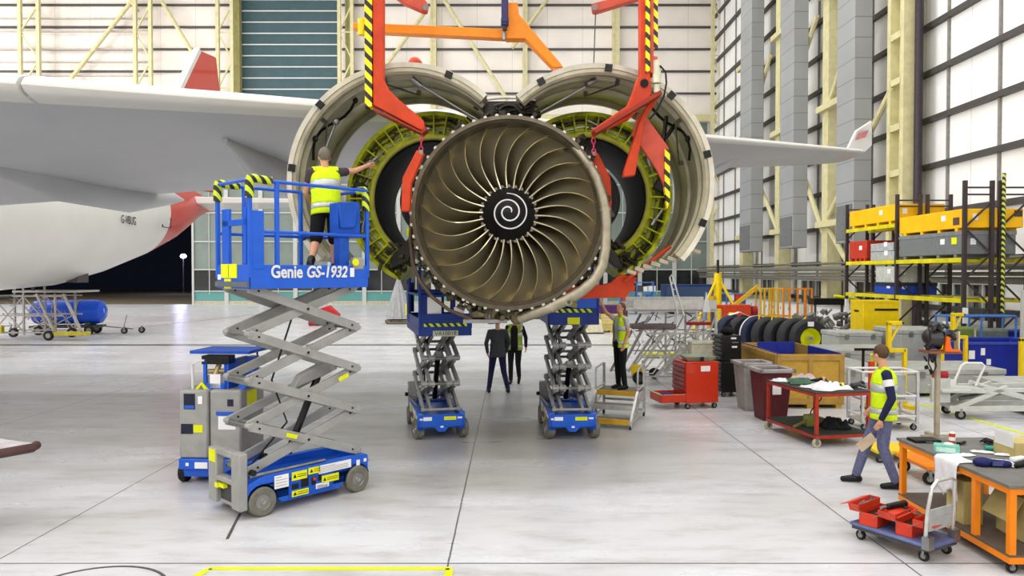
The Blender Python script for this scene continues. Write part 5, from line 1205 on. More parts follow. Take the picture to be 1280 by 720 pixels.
box_on('storage_crate', 'red crate at the far end of the middle shelf in the pallet rack', mat('crate_red', (196, 56, 34), .45), 13.0, 14.3, 27.3, 28.7, 3.19, 3.95)
lgc = mat('pale_grey_crate', (176, 180, 180), .5)
box_on('storage_box', 'pale grey box beside the red crate, lower of two', lgc, 13.0, 14.0, 25.35, 27.0, 3.19, 3.5, None, 'box', .02, False)
box_on('storage_box', 'pale grey box beside the red crate, upper of two', lgc, 13.0, 13.9, 25.4, 27.0, 3.51, 3.8, None, 'box', .02, False)
box_on('storage_tote', 'blue plastic tote on the low shelf of the pallet rack', mat('tote_blue', (20, 70, 180), .4), 13.0, 14.4, 25.2, 26.7, 2.01, 2.4, mat('tote_lid', (30, 40, 60), .5), 'tote', .02, False)
box_on('storage_box', 'off-white box stacked on the blue tote', mat('offwhite_box', (196, 198, 190), .6), 13.0, 14.1, 25.2, 26.6, 2.42, 2.98, None, 'box', .02, False)
box_on('steel_cabinet', 'bright yellow cabinet on top of the grey crates under the rack', yel, 10.7, 11.9, 22.1, 23.3, .98 if False else 1.12, 1.9, None, 'cabinet', .02, False) if False else None
yc_ = T('storage_cabinet', 'bright yellow storage cabinet in front of the pallet rack', 'cabinet', (11.15, 23.6, 0), 0)
MB().b2((0,0,.1), (1.15,.9,1.85)).build('body', yel, yc_, bevel=.02); MB().b2((-.01,-.01,1.8),(1.16,.91,1.87)).build('lid', yel, yc_); MB().b2((.36,-.012,1.55), (1.1,-.004,1.62)).b2((-.012,.3,1.5), (-.004,.6,1.56)).build('dark_label', darkm, yc_)
for x in (.1, 1.05): MB().b2((x-.05, 0, 0), (x+.05, .9, .1)).build('skid', dgrey, yc_)
# blue bins
def bluebin(label, x0, x1, y0, y1, h):
    t = T('skip_bin', label, 'bin', (x0, y0, 0), 0, 'blue plastic skip bins'); w_, l_ = x1-x0, y1-y0; bm_ = mat('bin_blue', (24, 42, 158), .4, 0, .04)
    q = MB(); q.loft([[V((w_/2+sx*w_/2*k, l_/2+sy*l_/2*k, z)) for sx, sy in ((-1,-1),(1,-1),(1,1),(-1,1))] for z, k in ((.1, .9), (h, 1.0), (h, .95), (.18, .86))]); q.build('body', bm_, t, bevel=.02)
    q = MB(); q.b2((-.03,-.03,h-.03), (w_+.03,.05,h+.03)); q.b2((-.03,l_-.05,h-.03), (w_+.03,l_+.03,h+.03)); q.b2((-.03,0,h-.03), (.05,l_,h+.03)); q.b2((w_-.05,0,h-.03), (w_+.03,l_,h+.03)); q.build('rim', mat('bin_rim', (60, 78, 170), .4), t, bevel=.01)
    MB().b2((.1,0,0),(.25,l_,.1)).b2((w_-.25,0,0),(w_-.1,l_,.1)).build('skids', bm_, t)
    q = MB(); q.b2((.15,-.012+.02,h*.6),(.3,.03,h*.82)); q.b2((.45,.0,h*.7),(.55,.03,h*.88)); q.b2((.6,.0,h*.45),(.7,.03,h*.6)); q.build('notice_sheet', paper, t)
bluebin('blue skip bin with stickers on its side beside the yellow frames', 11.3, 13.6, 18.6, 20.2, .98); bluebin('blue skip bin behind the stickered one, nearer the wall', 14.0, 15.9, 19.5, 21.1, 1.12)
# blue rail cage
cg = T('blue_rail_cage', 'light blue tubular cage above the stickered blue bin', 'cage', (12.0, 20.5, 0)); pb_ = mat('rail_blue', (74, 122, 190), .45)
q = MB()
for x in (0, .95, 1.9):
    for y in (0, .55): q.tube((x,y,0),(x,y,1.55),.03)
for z in (.6, 1.55): q.tube((0,0,z),(1.9,0,z),.03); q.tube((0,.55,z),(1.9,.55,z),.03); q.tube((0,0,z),(0,.55,z),.03); q.tube((1.9,0,z),(1.9,.55,z),.03)
q.build('frame', pb_, cg); MB().b2((.2,.1,.05),(.85,.45,1.25)).build('loaded_bag', mat('olive_bag', (120, 140, 70), .8), cg, bevel=.08); MB().b2((1.05,.1,.05),(1.8,.45,1.2)).build('loaded_bag', mat('dim_bag', (110, 120, 110), .8), cg, bevel=.08)
# mesh fence panel
fe = T('mesh_panel', 'white framed mesh fence panel with a red notice at right edge', 'fence', (12.5, 18.2, 0))
q = MB()
for x in (0, .55, 1.7, 3.0): q.b2((x-.035,-.035,0),(x+.035,.035,2.3))
for z in (.1, 1.9, 2.3): q.b2((0,-.03,z-.03),(3.0,.03,z+.03))
q.build('frame', mull, fe); q = MB()
for i in range(30): q.b2((i*.1,-.004,.1),(i*.1+.008,.004,2.3))
for i in range(22): q.b2((0,-.004,.1+i*.1),(3.0,.004,.108+i*.1))
q.build('mesh_wires', steel, fe); MB().b2((.15,-.06,1.4),(.42,-.04,1.85)).build('notice', redp, fe); MB().b2((.2,-.065,1.66),(.37,-.062,1.8)).b2((.2,-.065,1.45),(.37,-.062,1.6)).build('notice_sheet', paper, fe)
# yellow frames
def yframe(label, loc, rz=0):
    t = T('yellow_stand', label, 'stand', loc, rz, 'yellow tubular stands'); q = MB()
    q.b2((-.32,-.05,1.12),(.32,.05,1.2)); q.b2((-.05,-.05,1.2),(.03,.05,1.72)); q.b2((-.05,-.05,1.68),(.24,.05,1.76)); q.build('crossbar', yel, t, bevel=.01)
    for x in (-.32,.28): MB().b2((x,-.05,.05),(x+.07,.05,1.2)).build('leg', yel, t, bevel=.008)
    MB().bar((.2,0,1.7),(.0,0,1.28),.03,.04).build('gusset', yel, t); MB().b2((-.42,-.35,0),(-.25,.35,.07)).b2((.24,-.35,0),(.4,.35,.07)).build('foot', yel, t); MB().b2((.24,-.055,1.7),(.27,.055,1.74)).build('end_cap', black, t)
yframe('yellow tubular stand behind the head of the person in jeans', (7.72, 15.2, 0)); yframe('yellow tubular stand in front of the stickered blue bin', (10.25, 16.05, 0), .1) if False else None
yframe('yellow tubular stand in front of the stickered blue bin', (10.9, 18.35, 0), .05); yframe('yellow tubular stand cut by the right edge of the picture', (12.35, 17.6, 0), 0)
# black rack with bottles right of crate
fr = T('gas_trolley', 'small trolley with red and blue cylinders beside the wooden crate', 'trolley', (7.15, 14.6, 0))
MB().tube((-.08,0,.08),(-.08,0,1.0),.06).build('red_cylinder', redp, fr); MB().tube((.1,0,.08),(.1,0,1.1),.07).build('blue_cylinder', blue, fr); MB().b2((-.2,-.1,.03),(.22,.15,.08)).b2((-.2,.12,.03),(-.16,.16,1.25)).b2((.18,.12,.03),(.22,.16,1.25)).b2((-.35,.12,1.2),(.25,.16,1.25)).build('frame', black, fr); MB().path([(-.08,0,1.0),(-.15,-.1,1.15),(.05,-.12,1.2),(.1,0,1.1)], .015).build('hose', dec_y, fr)
for x in (-.18,.2):
    castor(fr, x, .14, .07, ax='X')
# gearbox on pedestal
gb = T('gearbox_stand', 'dark engine gearbox with orange bracket on a tall beige pedestal', 'engine part', (7.05, 12.3, 0))
MB().b2((-.035,-.035,.05),(.035,.035,1.42)).build('pedestal', mat('beige_paint', (170, 160, 136), .5), gb, bevel=.006); MB().b2((-.25,-.04,0),(.25,.04,.05)).b2((-.04,-.3,0),(.04,.3,.05)).build('foot', mat('beige_paint', (0,0,0)), gb)
MB().b2((-.22,-.18,1.42),(.3,.18,1.46)).build('platform', mat('rusty_plate', (150, 96, 60), .6), gb)
q = MB(); random.seed(5); q.ell((-.08,0,1.68),(.17,.16,.16)); q.tube((-.2,-.1,1.66),(-.02,-.14,1.66),.12)
for i in range(26): p = V((random.uniform(-.22,.24), random.uniform(-.15,.12), random.uniform(1.5,1.86))); q.tube(p, p+V((random.uniform(-.1,.1),random.uniform(-.05,.05),random.uniform(-.07,.07))), random.uniform(.02,.055), n=10)
q.build('gearbox', mat('dark_casting', (66, 66, 66), .4, .6, .08, 14), gb)
q = MB()
for i in range(9): p = V((random.uniform(-.2,.0), random.uniform(-.1,.1), random.uniform(1.05,1.4))); q.tube(p, p+V((random.uniform(-.05,.08),0,random.uniform(.05,.12))), random.uniform(.01,.03), n=8)
q.path([(-.16,-.05,1.42),(-.18,-.05,1.25),(-.1,-.05,1.1),(-.05,-.05,1.2),(-.1,-.05,1.42)], .012); q.build('hanging_hoses', darkm, gb)
MB().prism([(.0,-.2,1.46),(.14,-.2,1.46),(.1,-.2,1.56),(.08,-.2,1.7),(.03,-.2,1.7)], (0,.06,0)).b2((.0,-.22,1.46),(.25,-.1,1.49)).build('orange_bracket', mat('bright_orange', (245, 110, 20), .4), gb); q = MB(); [q.tube((.3+.0*i,.0+i*.05-.08,1.46),(.3,.0+i*.05-.08,1.78),.018) for i in range(3)]; q.build('support_rods', cream, gb)
# white frame trolley
wt = T('frame_trolley', 'white and grey tubular trolley behind the person in jeans', 'trolley', (6.1, 12.9, 0)); q = MB()
for x in (.0,.5,.95):
    for y in (0,.55): MB().b2((x-.025,y-.025,.12),(x+.025,y+.025,1.02)).build('post', silver, wt, bevel=.004)
for z in (.25,.6,1.02): q.tube((0,0,z),(.95,0,z),.02); q.tube((0,.55,z),(.95,.55,z),.02); q.tube((0,0,z),(0,.55,z),.02); q.tube((.95,0,z),(.95,.55,z),.02)
q.build('rails', white, wt); MB().b2((0,0,.13),(.95,.55,.16)).b2((.05,.02,.5),(.9,.5,.53)).build('shelf', silver, wt); MB().b2((.55,.1,.53),(.8,.4,.95)).build('panel', lgc, wt)
for x in (.04,.9):
    for y in (.03,.52): castor(wt, x, y, .055)
yd = T('yellow_dolly', 'low yellow dolly on the floor behind the legs of the person in jeans', 'dolly', (5.55, 10.9, 0)); MB().b2((-.3,-.25,.14),(.3,.3,.18)).build('deck', yel, yd); MB().b2((-.28,-.24,.06),(-.2,.28,.14)).b2((.2,-.24,.06),(.28,.28,.14)).build('undercarriage', dgrey, yd)
for x in (-.24,.24):
    for y in (-.2,.24): castor(yd, x, y, .05)
# folded white hydraulic dolly
hd_ = T('hydraulic_dolly', 'pale grey folded hydraulic dolly with loop handle on the floor at right', 'dolly', (8.3, 13.9, 0), R(-8)); pg = mat('pale_grey_paint', (200, 202, 196), .45, 0, .04)
q = MB()
for y in (0,.6): q.bar((-.1,y,.2),(1.9,y,.25),.08,.1); q.bar((.0,y,.2),(.9,y,.62),.07,.09); q.bar((.5,y,.62),(1.7,y,.3),.07,.09); q.bar((.3,y,.55),(1.9,y,.6),.06,.08)
for x,z in ((0,.2),(.6,.6),(1.2,.42),(1.85,.27)): q.tube((x,0,z),(x,.6,z),.04)
q.build('folding_frame', pg, hd_, bevel=.01); MB().path([(.0,.1,.62),(.15,.1,1.0),(.22,.1,1.05),(.5,.1,1.05),(.56,.1,1.0),(.4,.1,.62)], .022).build('loop_handle', white, hd_); MB().tube((.2,.3,.35),(1.1,.3,.5),.045).build('ram', steel, hd_)
MB().b2((-.25,-.05,.5),(.6,.65,.56)).build('deck', pg, hd_, bevel=.01); q = MB(); q.tube((-.35,.1,.82),(-.1,.1,.82),.07); q.build('red_roller', mat('dark_red_roller', (160, 24, 30), .4), hd_); MB().b2((-.38,.05,.3),(-.06,.15,.76)).build('roller_bracket', pg, hd_)
for x,y in ((.1,0),(.1,.6),(1.7,0),(1.7,.6)): castor(hd_, x, y, .09)
pd = T('equipment_pallet', 'grey flat loaded pallet at the right edge beyond the orange bench', 'pallet', (10.2, 12.9, 0)); MB().b2((-.3,0,.1),(1.6,1.1,.2)).build('deck', pg, pd); MB().b2((-.2,.1,.2),(1.5,1.0,.5)).build('cover', lgc, pd, bevel=.05)
for x in (-.2,.65,1.4): MB().b2((x-.06,0,0),(x+.06,1.1,.1)).build('skid', dgrey, pd)
# silver staging
sg = T('engine_staging', 'tangled aluminium access staging with white deck, behind the red tool chest', 'staging', (2.95, 18.4, 0))
dkz = 1.78
MB().b2((.0,.0,dkz),(2.15,1.2,dkz+.06)).build('deck', mat('pale_deck', (206, 200, 188), .6), sg); MB().b2((.05,-.05,dkz+.06),(2.1,.0,dkz+.3)).b2((.05,1.2,dkz+.06),(2.1,1.25,dkz+.34)).build('kick_board', silver, sg)
MB().b2((1.35,-.12,dkz-.32),(1.95,-.02,dkz-.24)).build('red_pad', mat('dark_red_roller', (0,0,0)), sg, bevel=.02); MB().b2((.0,-.1,dkz-.42),(1.1,.3,dkz-.3)).build('grey_pad', mat('taupe_pad', (112, 100, 96), .7), sg, bevel=.03)
random.seed(11); q = MB()
for x in (1.1,1.62,2.1):
    for y in (0,1.2): MB().bar((x,y,.15),(x,y,dkz),.05,.05).build('upright', silver, sg)
MB().bar((.45,0,dkz-.1),(-.35,0,.15),.07,.06).build('sloping_leg', steel, sg); MB().bar((.95,.1,dkz-.35),(.1,.1,.15),.1,.06).build('sloping_leg', silver, sg); MB().bar((.45,1.2,dkz-.1),(-.35,1.2,.15),.07,.06).build('sloping_leg', steel, sg); MB().bar((.95,1.1,dkz-.35),(.1,1.1,.15),.1,.06).build('sloping_leg', silver, sg)
for y in (0,1.2):
    for z in (.18,.7,1.25): q.bar((-.3,y,z) if z < .3 else (.0+z*.3,y,z),(2.1,y,z),.03,.04)
    for a,b in (((1.1,.2),(2.1,1.2)),((1.1,1.2),(2.1,.2)),((1.1,.7),(1.62,1.7)),((1.62,.3),(2.1,1.7)),((.3,.3),(1.1,1.3)),((.4,1.4),(1.1,.6))): q.bar((a[0],y+.03,a[1]),(b[0],y+.03,b[1]),.03,.035)
for x in (.2,1.1,1.62,2.1): q.bar((x,0,.18),(x,1.2,.18),.03,.04); q.bar((x,0,1.0),(x,1.2,1.3),.03,.04)
q.build('bracing', silver, sg)
q = MB()
for i in range(34):
    p = V((random.uniform(.3,2.05), random.uniform(-.05,1.1), random.uniform(.9,1.65))); q.tube(p, p+V((random.uniform(-.25,.25),random.uniform(-.1,.1),random.uniform(-.3,.3))), random.uniform(.008,.022), n=6)
q.build('hanging_fittings', steel, sg)
st_ = MB(); st_.bar((.55,-.3,.2),(1.2,-.3,.95),.22,.05); st_.bar((.75,-.4,.3),(1.35,-.4,1.0),.04,.07); st_.build('stair_flight', silver, sg)
MB().path([(.25,-.2,.6),(.25,-.2,.35),(.32,-.2,.28),(.5,-.2,.28),(1.1,-.2,1.05)], .02).path([(.8,-.2,.4),(.85,-.2,.25),(1.05,-.2,.3),(1.1,-.2,.5)], .02).build('handrail', silver, sg)
MB().path([(1.3,-.05,dkz-.1),(1.02,-.05,dkz+.85),(.98,-.05,dkz+.92),(.94,-.05,dkz+.85),(1.15,-.05,dkz-.1)], .02).build('ladder_loop', white, sg)
q = MB(); 
for k in range(5): q.tube((1.2-.045*k,-.05,dkz+.08+.16*k),(1.24-.062*k-.04,-.05,dkz+.08+.16*k),.012)
q.build('ladder_rungs', white, sg)
MB().prism([(1.75,-.06,dkz),(1.95,-.06,dkz),(1.85,-.06,dkz+.5)],(0,.04,0)).build('white_fin', white, sg)
MB().b2((1.4,.05,dkz+.06),(1.8,.5,dkz+.2)).build('tool_box', mat('yellow_tape', (220, 190, 60), .5), sg)
a = MB(); b = MB(); wheel(a, b, (0,0,0), .16, .1); w_ = a.build('wheel', rubber, sg); w_.location = (.18,-.12,.16); b.build('hub', dgrey, w_); MB().b2((.0,-.1,.22),(.35,.0,.48)).build('wheel_guard', yel, sg, bevel=.02)
a = MB(); b = MB(); wheel(a, b, (0,0,0), .14, .1); w_ = a.build('wheel', rubber, sg); w_.location = (.75,.9,.14); b.build('hub', dgrey, w_)
a = MB(); b = MB(); wheel(a, b, (0,0,0), .14, .1); w_ = a.build('wheel', rubber, sg); w_.location = (2.05,.9,.14); b.build('hub', dgrey, w_)
wb = T('white_case', 'cream lidded case standing behind the red tool chest', 'case', (4.55, 17.75, 0)); MB().b2((-.3,-.2,.1),(.35,.25,1.05)).build('body', mat('cream_case', (226, 222, 196), .6), wb, bevel=.02); MB().b2((-.31,-.21,1.05),(.36,.26,1.12)).build('lid', mat('cream_case', (0,0,0)), wb, bevel=.02); MB().b2((-.3,-.2,0),(-.2,.25,.1)).b2((.25,-.2,0),(.35,.25,.1)).build('feet', dgrey, wb)
# long white low racking behind staging
lr = T('pipe_rack', 'low white tubular rack on the floor behind the aluminium staging', 'rack', (4.2, 24, 0)); q = MB()
for x in (0,.6,1.2,1.8,2.4): q.b2((x-.03,-.03,0),(x+.03,.03,.95))
for z in (.2,.5,.9): q.b2((0,-.03,z),(2.4,.03,z+.06))
q.build('frame', white, lr); MB().b2((0,-.06,.1),(2.4,.4,.16)).build('yellow_base', dec_y, lr)
# yellow tripod jack, red beam, orange cages, blue vehicle at the back
jk = T('tripod_jack', 'yellow aircraft tripod jack standing at the back right', 'jack', (9.35, 33.8, 0)); 
MB().tube((0,0,.15),(0,0,2.75),.17).build('column', yel, jk); MB().tube((0,0,2.75),(0,0,3.35),.06).build('screw', darkm, jk); MB().tube((-.32,-.1,.2),(-.32,-.1,1.7),.18).build('reservoir', mat('ochre_tank', (216, 170, 30), .45), jk)
for a in (200, 340, 90): p = V((1.35*math.cos(R(a)), 1.35*math.sin(R(a)), .1)); MB().tube((0,0,2.6), p, .06).build('leg', yel, jk); MB().b2((p.x-.12,p.y-.12,0),(p.x+.12,p.y+.12,.1)).build('foot', dgrey, jk)
jt = T('tow_bar', 'red towing head with cream bar in front of the yellow tripod jack', 'tow bar', (8.6, 29.5, 0)); MB().b2((-.9,-.1,1.35),(.1,.1,1.5)).b2((-.25,-.15,.95),(.85,.15,1.5)).build('red_head', redp, jt, bevel=.03); MB().tube((-.6,-.1,.75),(1.0,-.1,.78),.14).build('cream_tube', mat('beige_paint', (0,0,0)), jt); MB().b2((-.7,-.1,0),(-.6,.1,1.35)).b2((.6,-.1,0),(.75,.1,.95)).build('leg', dgrey, jt); MB().b2((-.05,-.25,.6),(.1,-.15,1.2)).build('hi_vis_strip', dec_y, jt); MB().lathe([(.001,-.1),(.2,-.1),(.2,.1),(.001,.1)], (1.0,0,1.25), 'X', 20, loop=False).build('end_roller', mat('dark_red_roller', (0,0,0)), jt)
def cage(label, loc, m, w_=1.1):
    t = T('wheel_cage', label, 'cage', loc, 0, 'upright tubular cages'); q = MB()
    for x in (0,.22,.5,.78,1.0): MB().b2((x*w_-.035,-.035,0),(x*w_+.035,.035,2.1)).build('bar', m, t)
    for z in (.15,.9,2.05): q.b2((0,-.03,z),(w_,.03,z+.07)); q.b2((-.03,0,z),(.03,.7,z+.07)); q.b2((w_-.03,0,z),(w_+.03,.7,z+.07))
    q.b2((0,.67,0),(.06,.73,2.1)); q.b2((w_-.06,.67,0),(w_,.73,2.1)); q.build('frame', m, t)
cage('orange tubular cage at the back right beside the yellow one', (11.5, 31.5, 0), mat('cage_orange', (232, 140, 30), .45), 1.2); cage('yellow tubular cage at the back right left of the orange one', (10.7, 32, 0), mat('ochre', (222, 178, 40), .45), .75)
jb = T('jib_arm', 'yellow sloping jib arm leaning beside the yellow cage', 'jib', (10.2, 32.4, 0)); MB().bar((-.7,0,1.2),(.55,0,2.2),.12,.16).build('arm', mat('ochre', (0,0,0)), jb); MB().b2((-.75,-.08,0),(-.63,.08,1.25)).build('post', mat('ochre', (0,0,0)), jb)
q = MB(); random.seed(13)
ys_ = T('yellow_fittings_rack', 'low heap of yellow fittings in front of the orange cage', 'fittings', (11.5, 30, 0))
MB().b2((-.6,-.1,0),(1.3,.4,.3)).build('base', dgrey, ys_)
for i in range(16): p = V((random.uniform(-.5,1.2), .1, random.uniform(.3,.6))); q.tube(p, p+V((random.uniform(-.25,.25),0,random.uniform(.1,.5))), random.uniform(.025,.06), n=8)
q.build('fittings_heap', yel, ys_)
bv = T('ground_power_unit', 'dark blue wheeled power unit with windows at the back wall', 'vehicle', (10.4, 50, 0)); MB().b2((-.1,0,.4),(3.3,1.6,2.0)).build('body', mat('unit_blue', (30, 54, 110), .4), bv, bevel=.05); MB().b2((-.02,-.04,1.1),(3.2,-.01,1.85)).build('window', glass_mat('blue_glass', (60, 80, 110)), bv); MB().b2((-.12,-.06,.72),(3.3,-.02,.84)).build('red_stripe', mat('unit_red', (190, 30, 50), .4), bv)
for x in (.4,2.8):
    a = MB(); b = MB(); wheel(a, b, (0,0,0), .38, .2); w_ = a.build('wheel', rubber, bv); w_.location = (x,.1,.38); b.build('hub', hub_m, w_)
def shelfunit(label, x, y, cols, h):
    t = T('stores_rack', label, 'rack', (x, y, 0), 0, 'stores racks at the back wall'); q = MB()
    for xx in (0,1.1,2.2): q.b2((xx-.04,0,0),(xx+.04,.6,h))
    for i in range(4): q.b2((0,0,.2+i*(h-.3)/3),(2.2,.6,.26+i*(h-.3)/3))
    q.build('frame', pb_, t); random.seed(int(x*7))
    for i in range(3):
        xx = .1
        while xx < 1.9: w_ = random.uniform(.25,.5); hh = random.uniform(.2,.45); MB().b2((xx,.05,.26+i*(h-.3)/3),(xx+w_,.5,.26+i*(h-.3)/3+hh)).build('bin', random.choice(cols), t); xx += w_+.06
shelfunit('stores rack with coloured bins left of the dark blue power unit', 7.3, 50, [redp, blue, yel, white, dgrey], 2.2); shelfunit('stores rack with coloured bins right of the jack column', 11.6, 44, [dgrey, redp, white, steel], 1.6)
pc_ = T('stacking_crate', 'purple crate on the floor far behind the long-haired person', 'crate', (4.5, 38.2, 0)); MB().b2((0,0,.05),(1.45,1,1.05)).build('body', mat('purple_crate', (84, 40, 96), .5), pc_, bevel=.03); MB().b2((-.03,-.03,.98),(1.48,1.03,1.1)).build('rim', mat('purple_crate', (0,0,0)), pc_); MB().b2((.1,0,0),(.3,1,.05)).b2((1.15,0,0),(1.35,1,.05)).build('feet', black, pc_)
wp = T('slatted_crate', 'yellow timber crate on the floor behind the long-haired person', 'crate', (4.1, 34.5, 0)); q = MB()
for z in (.1,.38,.66): q.b2((0,0,z),(.95,.03,z+.2)); q.b2((0,0,z),(.03,.8,z+.2)); q.b2((.92,0,z),(.95,.8,z+.2))
q.build('slats', mat('yellow_wood', (226, 204, 120), .6), wp); q = MB(); [q.b2((x,-.02,0),(x+.08,.82,.1)) for x in (0,.44,.87)]; q.build('feet', wood, wp); MB().b2((.03,.03,.08),(.92,.77,.6)).build('contents', cream, wp)
cp = T('foam_block', 'cream flat-topped block on the floor right of the right-hand scissor lift', 'block', (3.05, 33.6, 0)); MB().prism([(0,0,.06),(1.1,0,.06),(1.0,0,.62),(.25,0,.62)],(0,1.2,0)).build('block', mat('cream_foam', (232, 226, 190), .8), cp, bevel=.02); MB().b2((.0,.0,0),(1.1,1.2,.06)).build('base', dgrey, cp)
# benches along right wall
for i,(y0,lab) in enumerate(((34,'white wall cupboard below the nearest dark windows'),(42,'white wall cupboard below the second dark windows'),(50,'white wall cupboard below the farthest dark windows'))):
    t = T('wall_cupboard', lab, 'cupboard', (16.2, y0, 0), 0, 'wall cupboards on the right'); MB().b2((0,0,.05),(.7,6.5,1.0)).build('body', white, t)
    for k in range(5): MB().b2((-.02,.1+k*1.28,.12),(0,1.3+k*1.28,.95)).build('door', white, t); MB().b2((-.04,.2+k*1.28,.6),(-.02,.24+k*1.28,.75)).build('handle', dgrey, t)
    MB().b2((-.05,0,1.0),(.72,6.5,1.05)).build('worktop', lgc, t)
dm = T('lamp_arm_bench', 'black topped bench with yellow-green jointed lamp arm by the right wall', 'bench', (11.9, 29.3, 0)); MB().b2((0,0,1.5),(1.25,.6,1.75)).build('top', black, dm); MB().b2((.05,.05,0),(.12,.12,1.5)).b2((1.1,.05,0),(1.18,.12,1.5)).build('leg', dgrey, dm); MB().path([(.8,.0,1.85),(1.5,0,1.75),(1.75,0,1.7),(1.8,0,1.3),(1.8,0,.1)], .06).build('lamp_arm', dec_y, dm); MB().b2((1.6,-.2,0),(2.0,.2,.1)).build('foot', dgrey, dm)
ej = T('machinery_heap', 'grey piled machinery on a pallet between the tyres and the pallet rack', 'machinery', (12.3, 27.5, 0)); random.seed(17); q = MB()
for i in range(60): p = V((random.uniform(-1.6,.6), random.uniform(0,.8), random.uniform(.2,1.25))); q.tube(p, p+V((random.uniform(-.3,.3),random.uniform(-.1,.1),random.uniform(-.15,.25))), random.uniform(.03,.12), n=8)
q.build('castings', mat('cast_grey', (130, 130, 124), .5, .3, .1), ej); MB().b2((-1.7,-.1,0),(.8,1,.2)).build('pallet', dgrey, ej)
sn = solo(MB().b2((16.6,31.9,4.75),(17.25,31.93,5.35)), 'wall_sign', white, 'small white sign with red bands on the cream column behind the rack', 'sign', (16.9, 31.9, 5.05)); q = MB(); [q.b2((-.27,-.04,z),(.27,-.03,z+.07)) for z in (-.25,-.05,.14)]; q.build('red_band', redp, sn)
# ================================================ ORANGE BENCH
ox0, ox1, oy0, oy1 = 4.5, 5.52, 6.68, 8.62
ot = T('workbench', 'orange framed workbench with dark top in the right foreground', 'bench', (ox0, oy0, 0)); orf = mat('bench_orange', (240, 134, 6), .4, 0, .03)
W_, L_, H_ = ox1-ox0, oy1-oy0, .82
for x, y in ((.035,.035),(.035,.55),(.035,L_-.035),(W_-.035,.035),(W_-.035,L_-.035)): MB().b2((x-.03,y-.03,.104),(x+.03,y+.03,H_-.034)).build('leg', orf, ot, bevel=.004)
q = MB()
for z in (H_-.09, .1): q.b2((0,0,z),(W_,.05,z+.06)); q.b2((0,L_-.05,z),(W_,L_,z+.06)); q.b2((0,.05,z),(.05,L_-.05,z+.06)); q.b2((W_-.05,.05,z),(W_,L_-.05,z+.06))
q.build('frame', orf, ot); topm = mat('bench_slate', (112, 111, 106), .6, 0, .06, 5)
MB().b2((-.02,-.02,H_-.03),(W_+.02,L_+.02,H_)).build('bench_top', topm, ot, bevel=.004); MB().b2((.0,.0,.16),(W_,L_,.18)).build('shelf', mat('shelf_brown', (96, 84, 74), .6, 0, .05), ot)
for x in (.06,W_-.06):
    for y in (.06,L_-.06): castor(ot, x, y, .05)
tz = .82
def at_bench(px, py): 
    a = P(px, py, 10); d = a-V((0,0,HC)); return V((0,0,HC))+d*((tz-HC)/d.z)
lp_ = T('laptop', 'closed black folder case on the far corner of the orange workbench', 'case', at_bench(1154, 552), 0); MB().b2((-.14,-.09,0),(.16,.1,.035)).build('body', black, lp_, bevel=.01); MB().b2((-.02,-.1,.01),(.05,-.09,.02)).build('catch', steel, lp_)
gl = T('glove_box', 'turquoise box of disposable gloves lying on the orange workbench', 'box', at_bench(1183, 566), R(-28)); MB().b2((-.12,-.07,0),(.12,.07,.09)).build('carton', mat('turquoise', (120, 196, 176), .5, 0, .08, 12), gl, bevel=.006); MB().ell((.02,0,.095),(.05,.03,.02)).build('glove_tuft', white, gl); MB().b2((-.1,-.074,.02),(.08,-.071,.07)).build('printed_label', mat('pale_teal', (190, 224, 212), .5), gl)
rc2 = T('spray_can', 'red and white tin standing behind the turquoise box', 'can', at_bench(1190, 556)); MB().tube((0,0,0),(0,0,.13),.032,n=20).build('body', redp, rc2); MB().lathe([(.001,.13),(.032,.13),(.02,.145),(.001,.15)], (0,0,0), 'Z', 18, loop=False).build('cap', white, rc2); MB().lathe([(.0325,.05),(.0335,.05),(.0335,.09),(.0325,.09)], (0,0,0), 'Z', 20).build('printed_label', paper, rc2)
pl_ = T('pliers', 'black pliers next to the red tin on the orange workbench', 'tool', at_bench(1203, 556), .6); MB().tube((-.06,0,.02),(.04,.02,.02),.012).tube((-.06,.03,.02),(.04,.0,.02),.012).tube((.04,.01,.02),(.08,.01,.02),.014).build('handles', black, pl_)
cbm = T('cable_coil', 'black coiled cable heap at the far right of the orange workbench', 'cable', at_bench(1236, 556)); q = MB(); random.seed(2)
q.path([( (.07+.025*math.sin(i*.9))*math.cos(i*.55), (.05+.02*math.cos(i*.7))*math.sin(i*.55), .015+.02*abs(math.sin(i*.8))+.0006*i) for i in range(46)], .009, 6); q.build('coil', black, cbm); MB().tube((.06,.0,.04),(.11,-.02,.03),.018).build('plug', white, cbm)
tb_ = T('sealant_tube', 'teal and white sealant tube on the orange workbench', 'tube', at_bench(1243, 563), R(-5)); MB().tube((-.1,0,.025),(.07,0,.025),.024,n=16).build('body', mat('teal_label', (60, 176, 150), .4), tb_); MB().tube((.07,0,.025),(.1,0,.025),.025).build('end_cap', white, tb_)
for i,(px,py,sx,sy,rz,lab) in enumerate(((1204,570,.22,.1,.1,'crumpled white paper beside the turquoise glove box'),(1228,566,.2,.08,-.35,'white paper strip in front of the teal sealant tube'),(1258,570,.2,.06,-.3,'white paper strip by the cardboard box on the bench'),(1250,578,.22,.12,-.4,'white sheet lying behind the navy pouch'))):
    cloth('document', lab, 'paper', at_bench(px,py), sx, sy, .02, ragm, 30+i, rz)
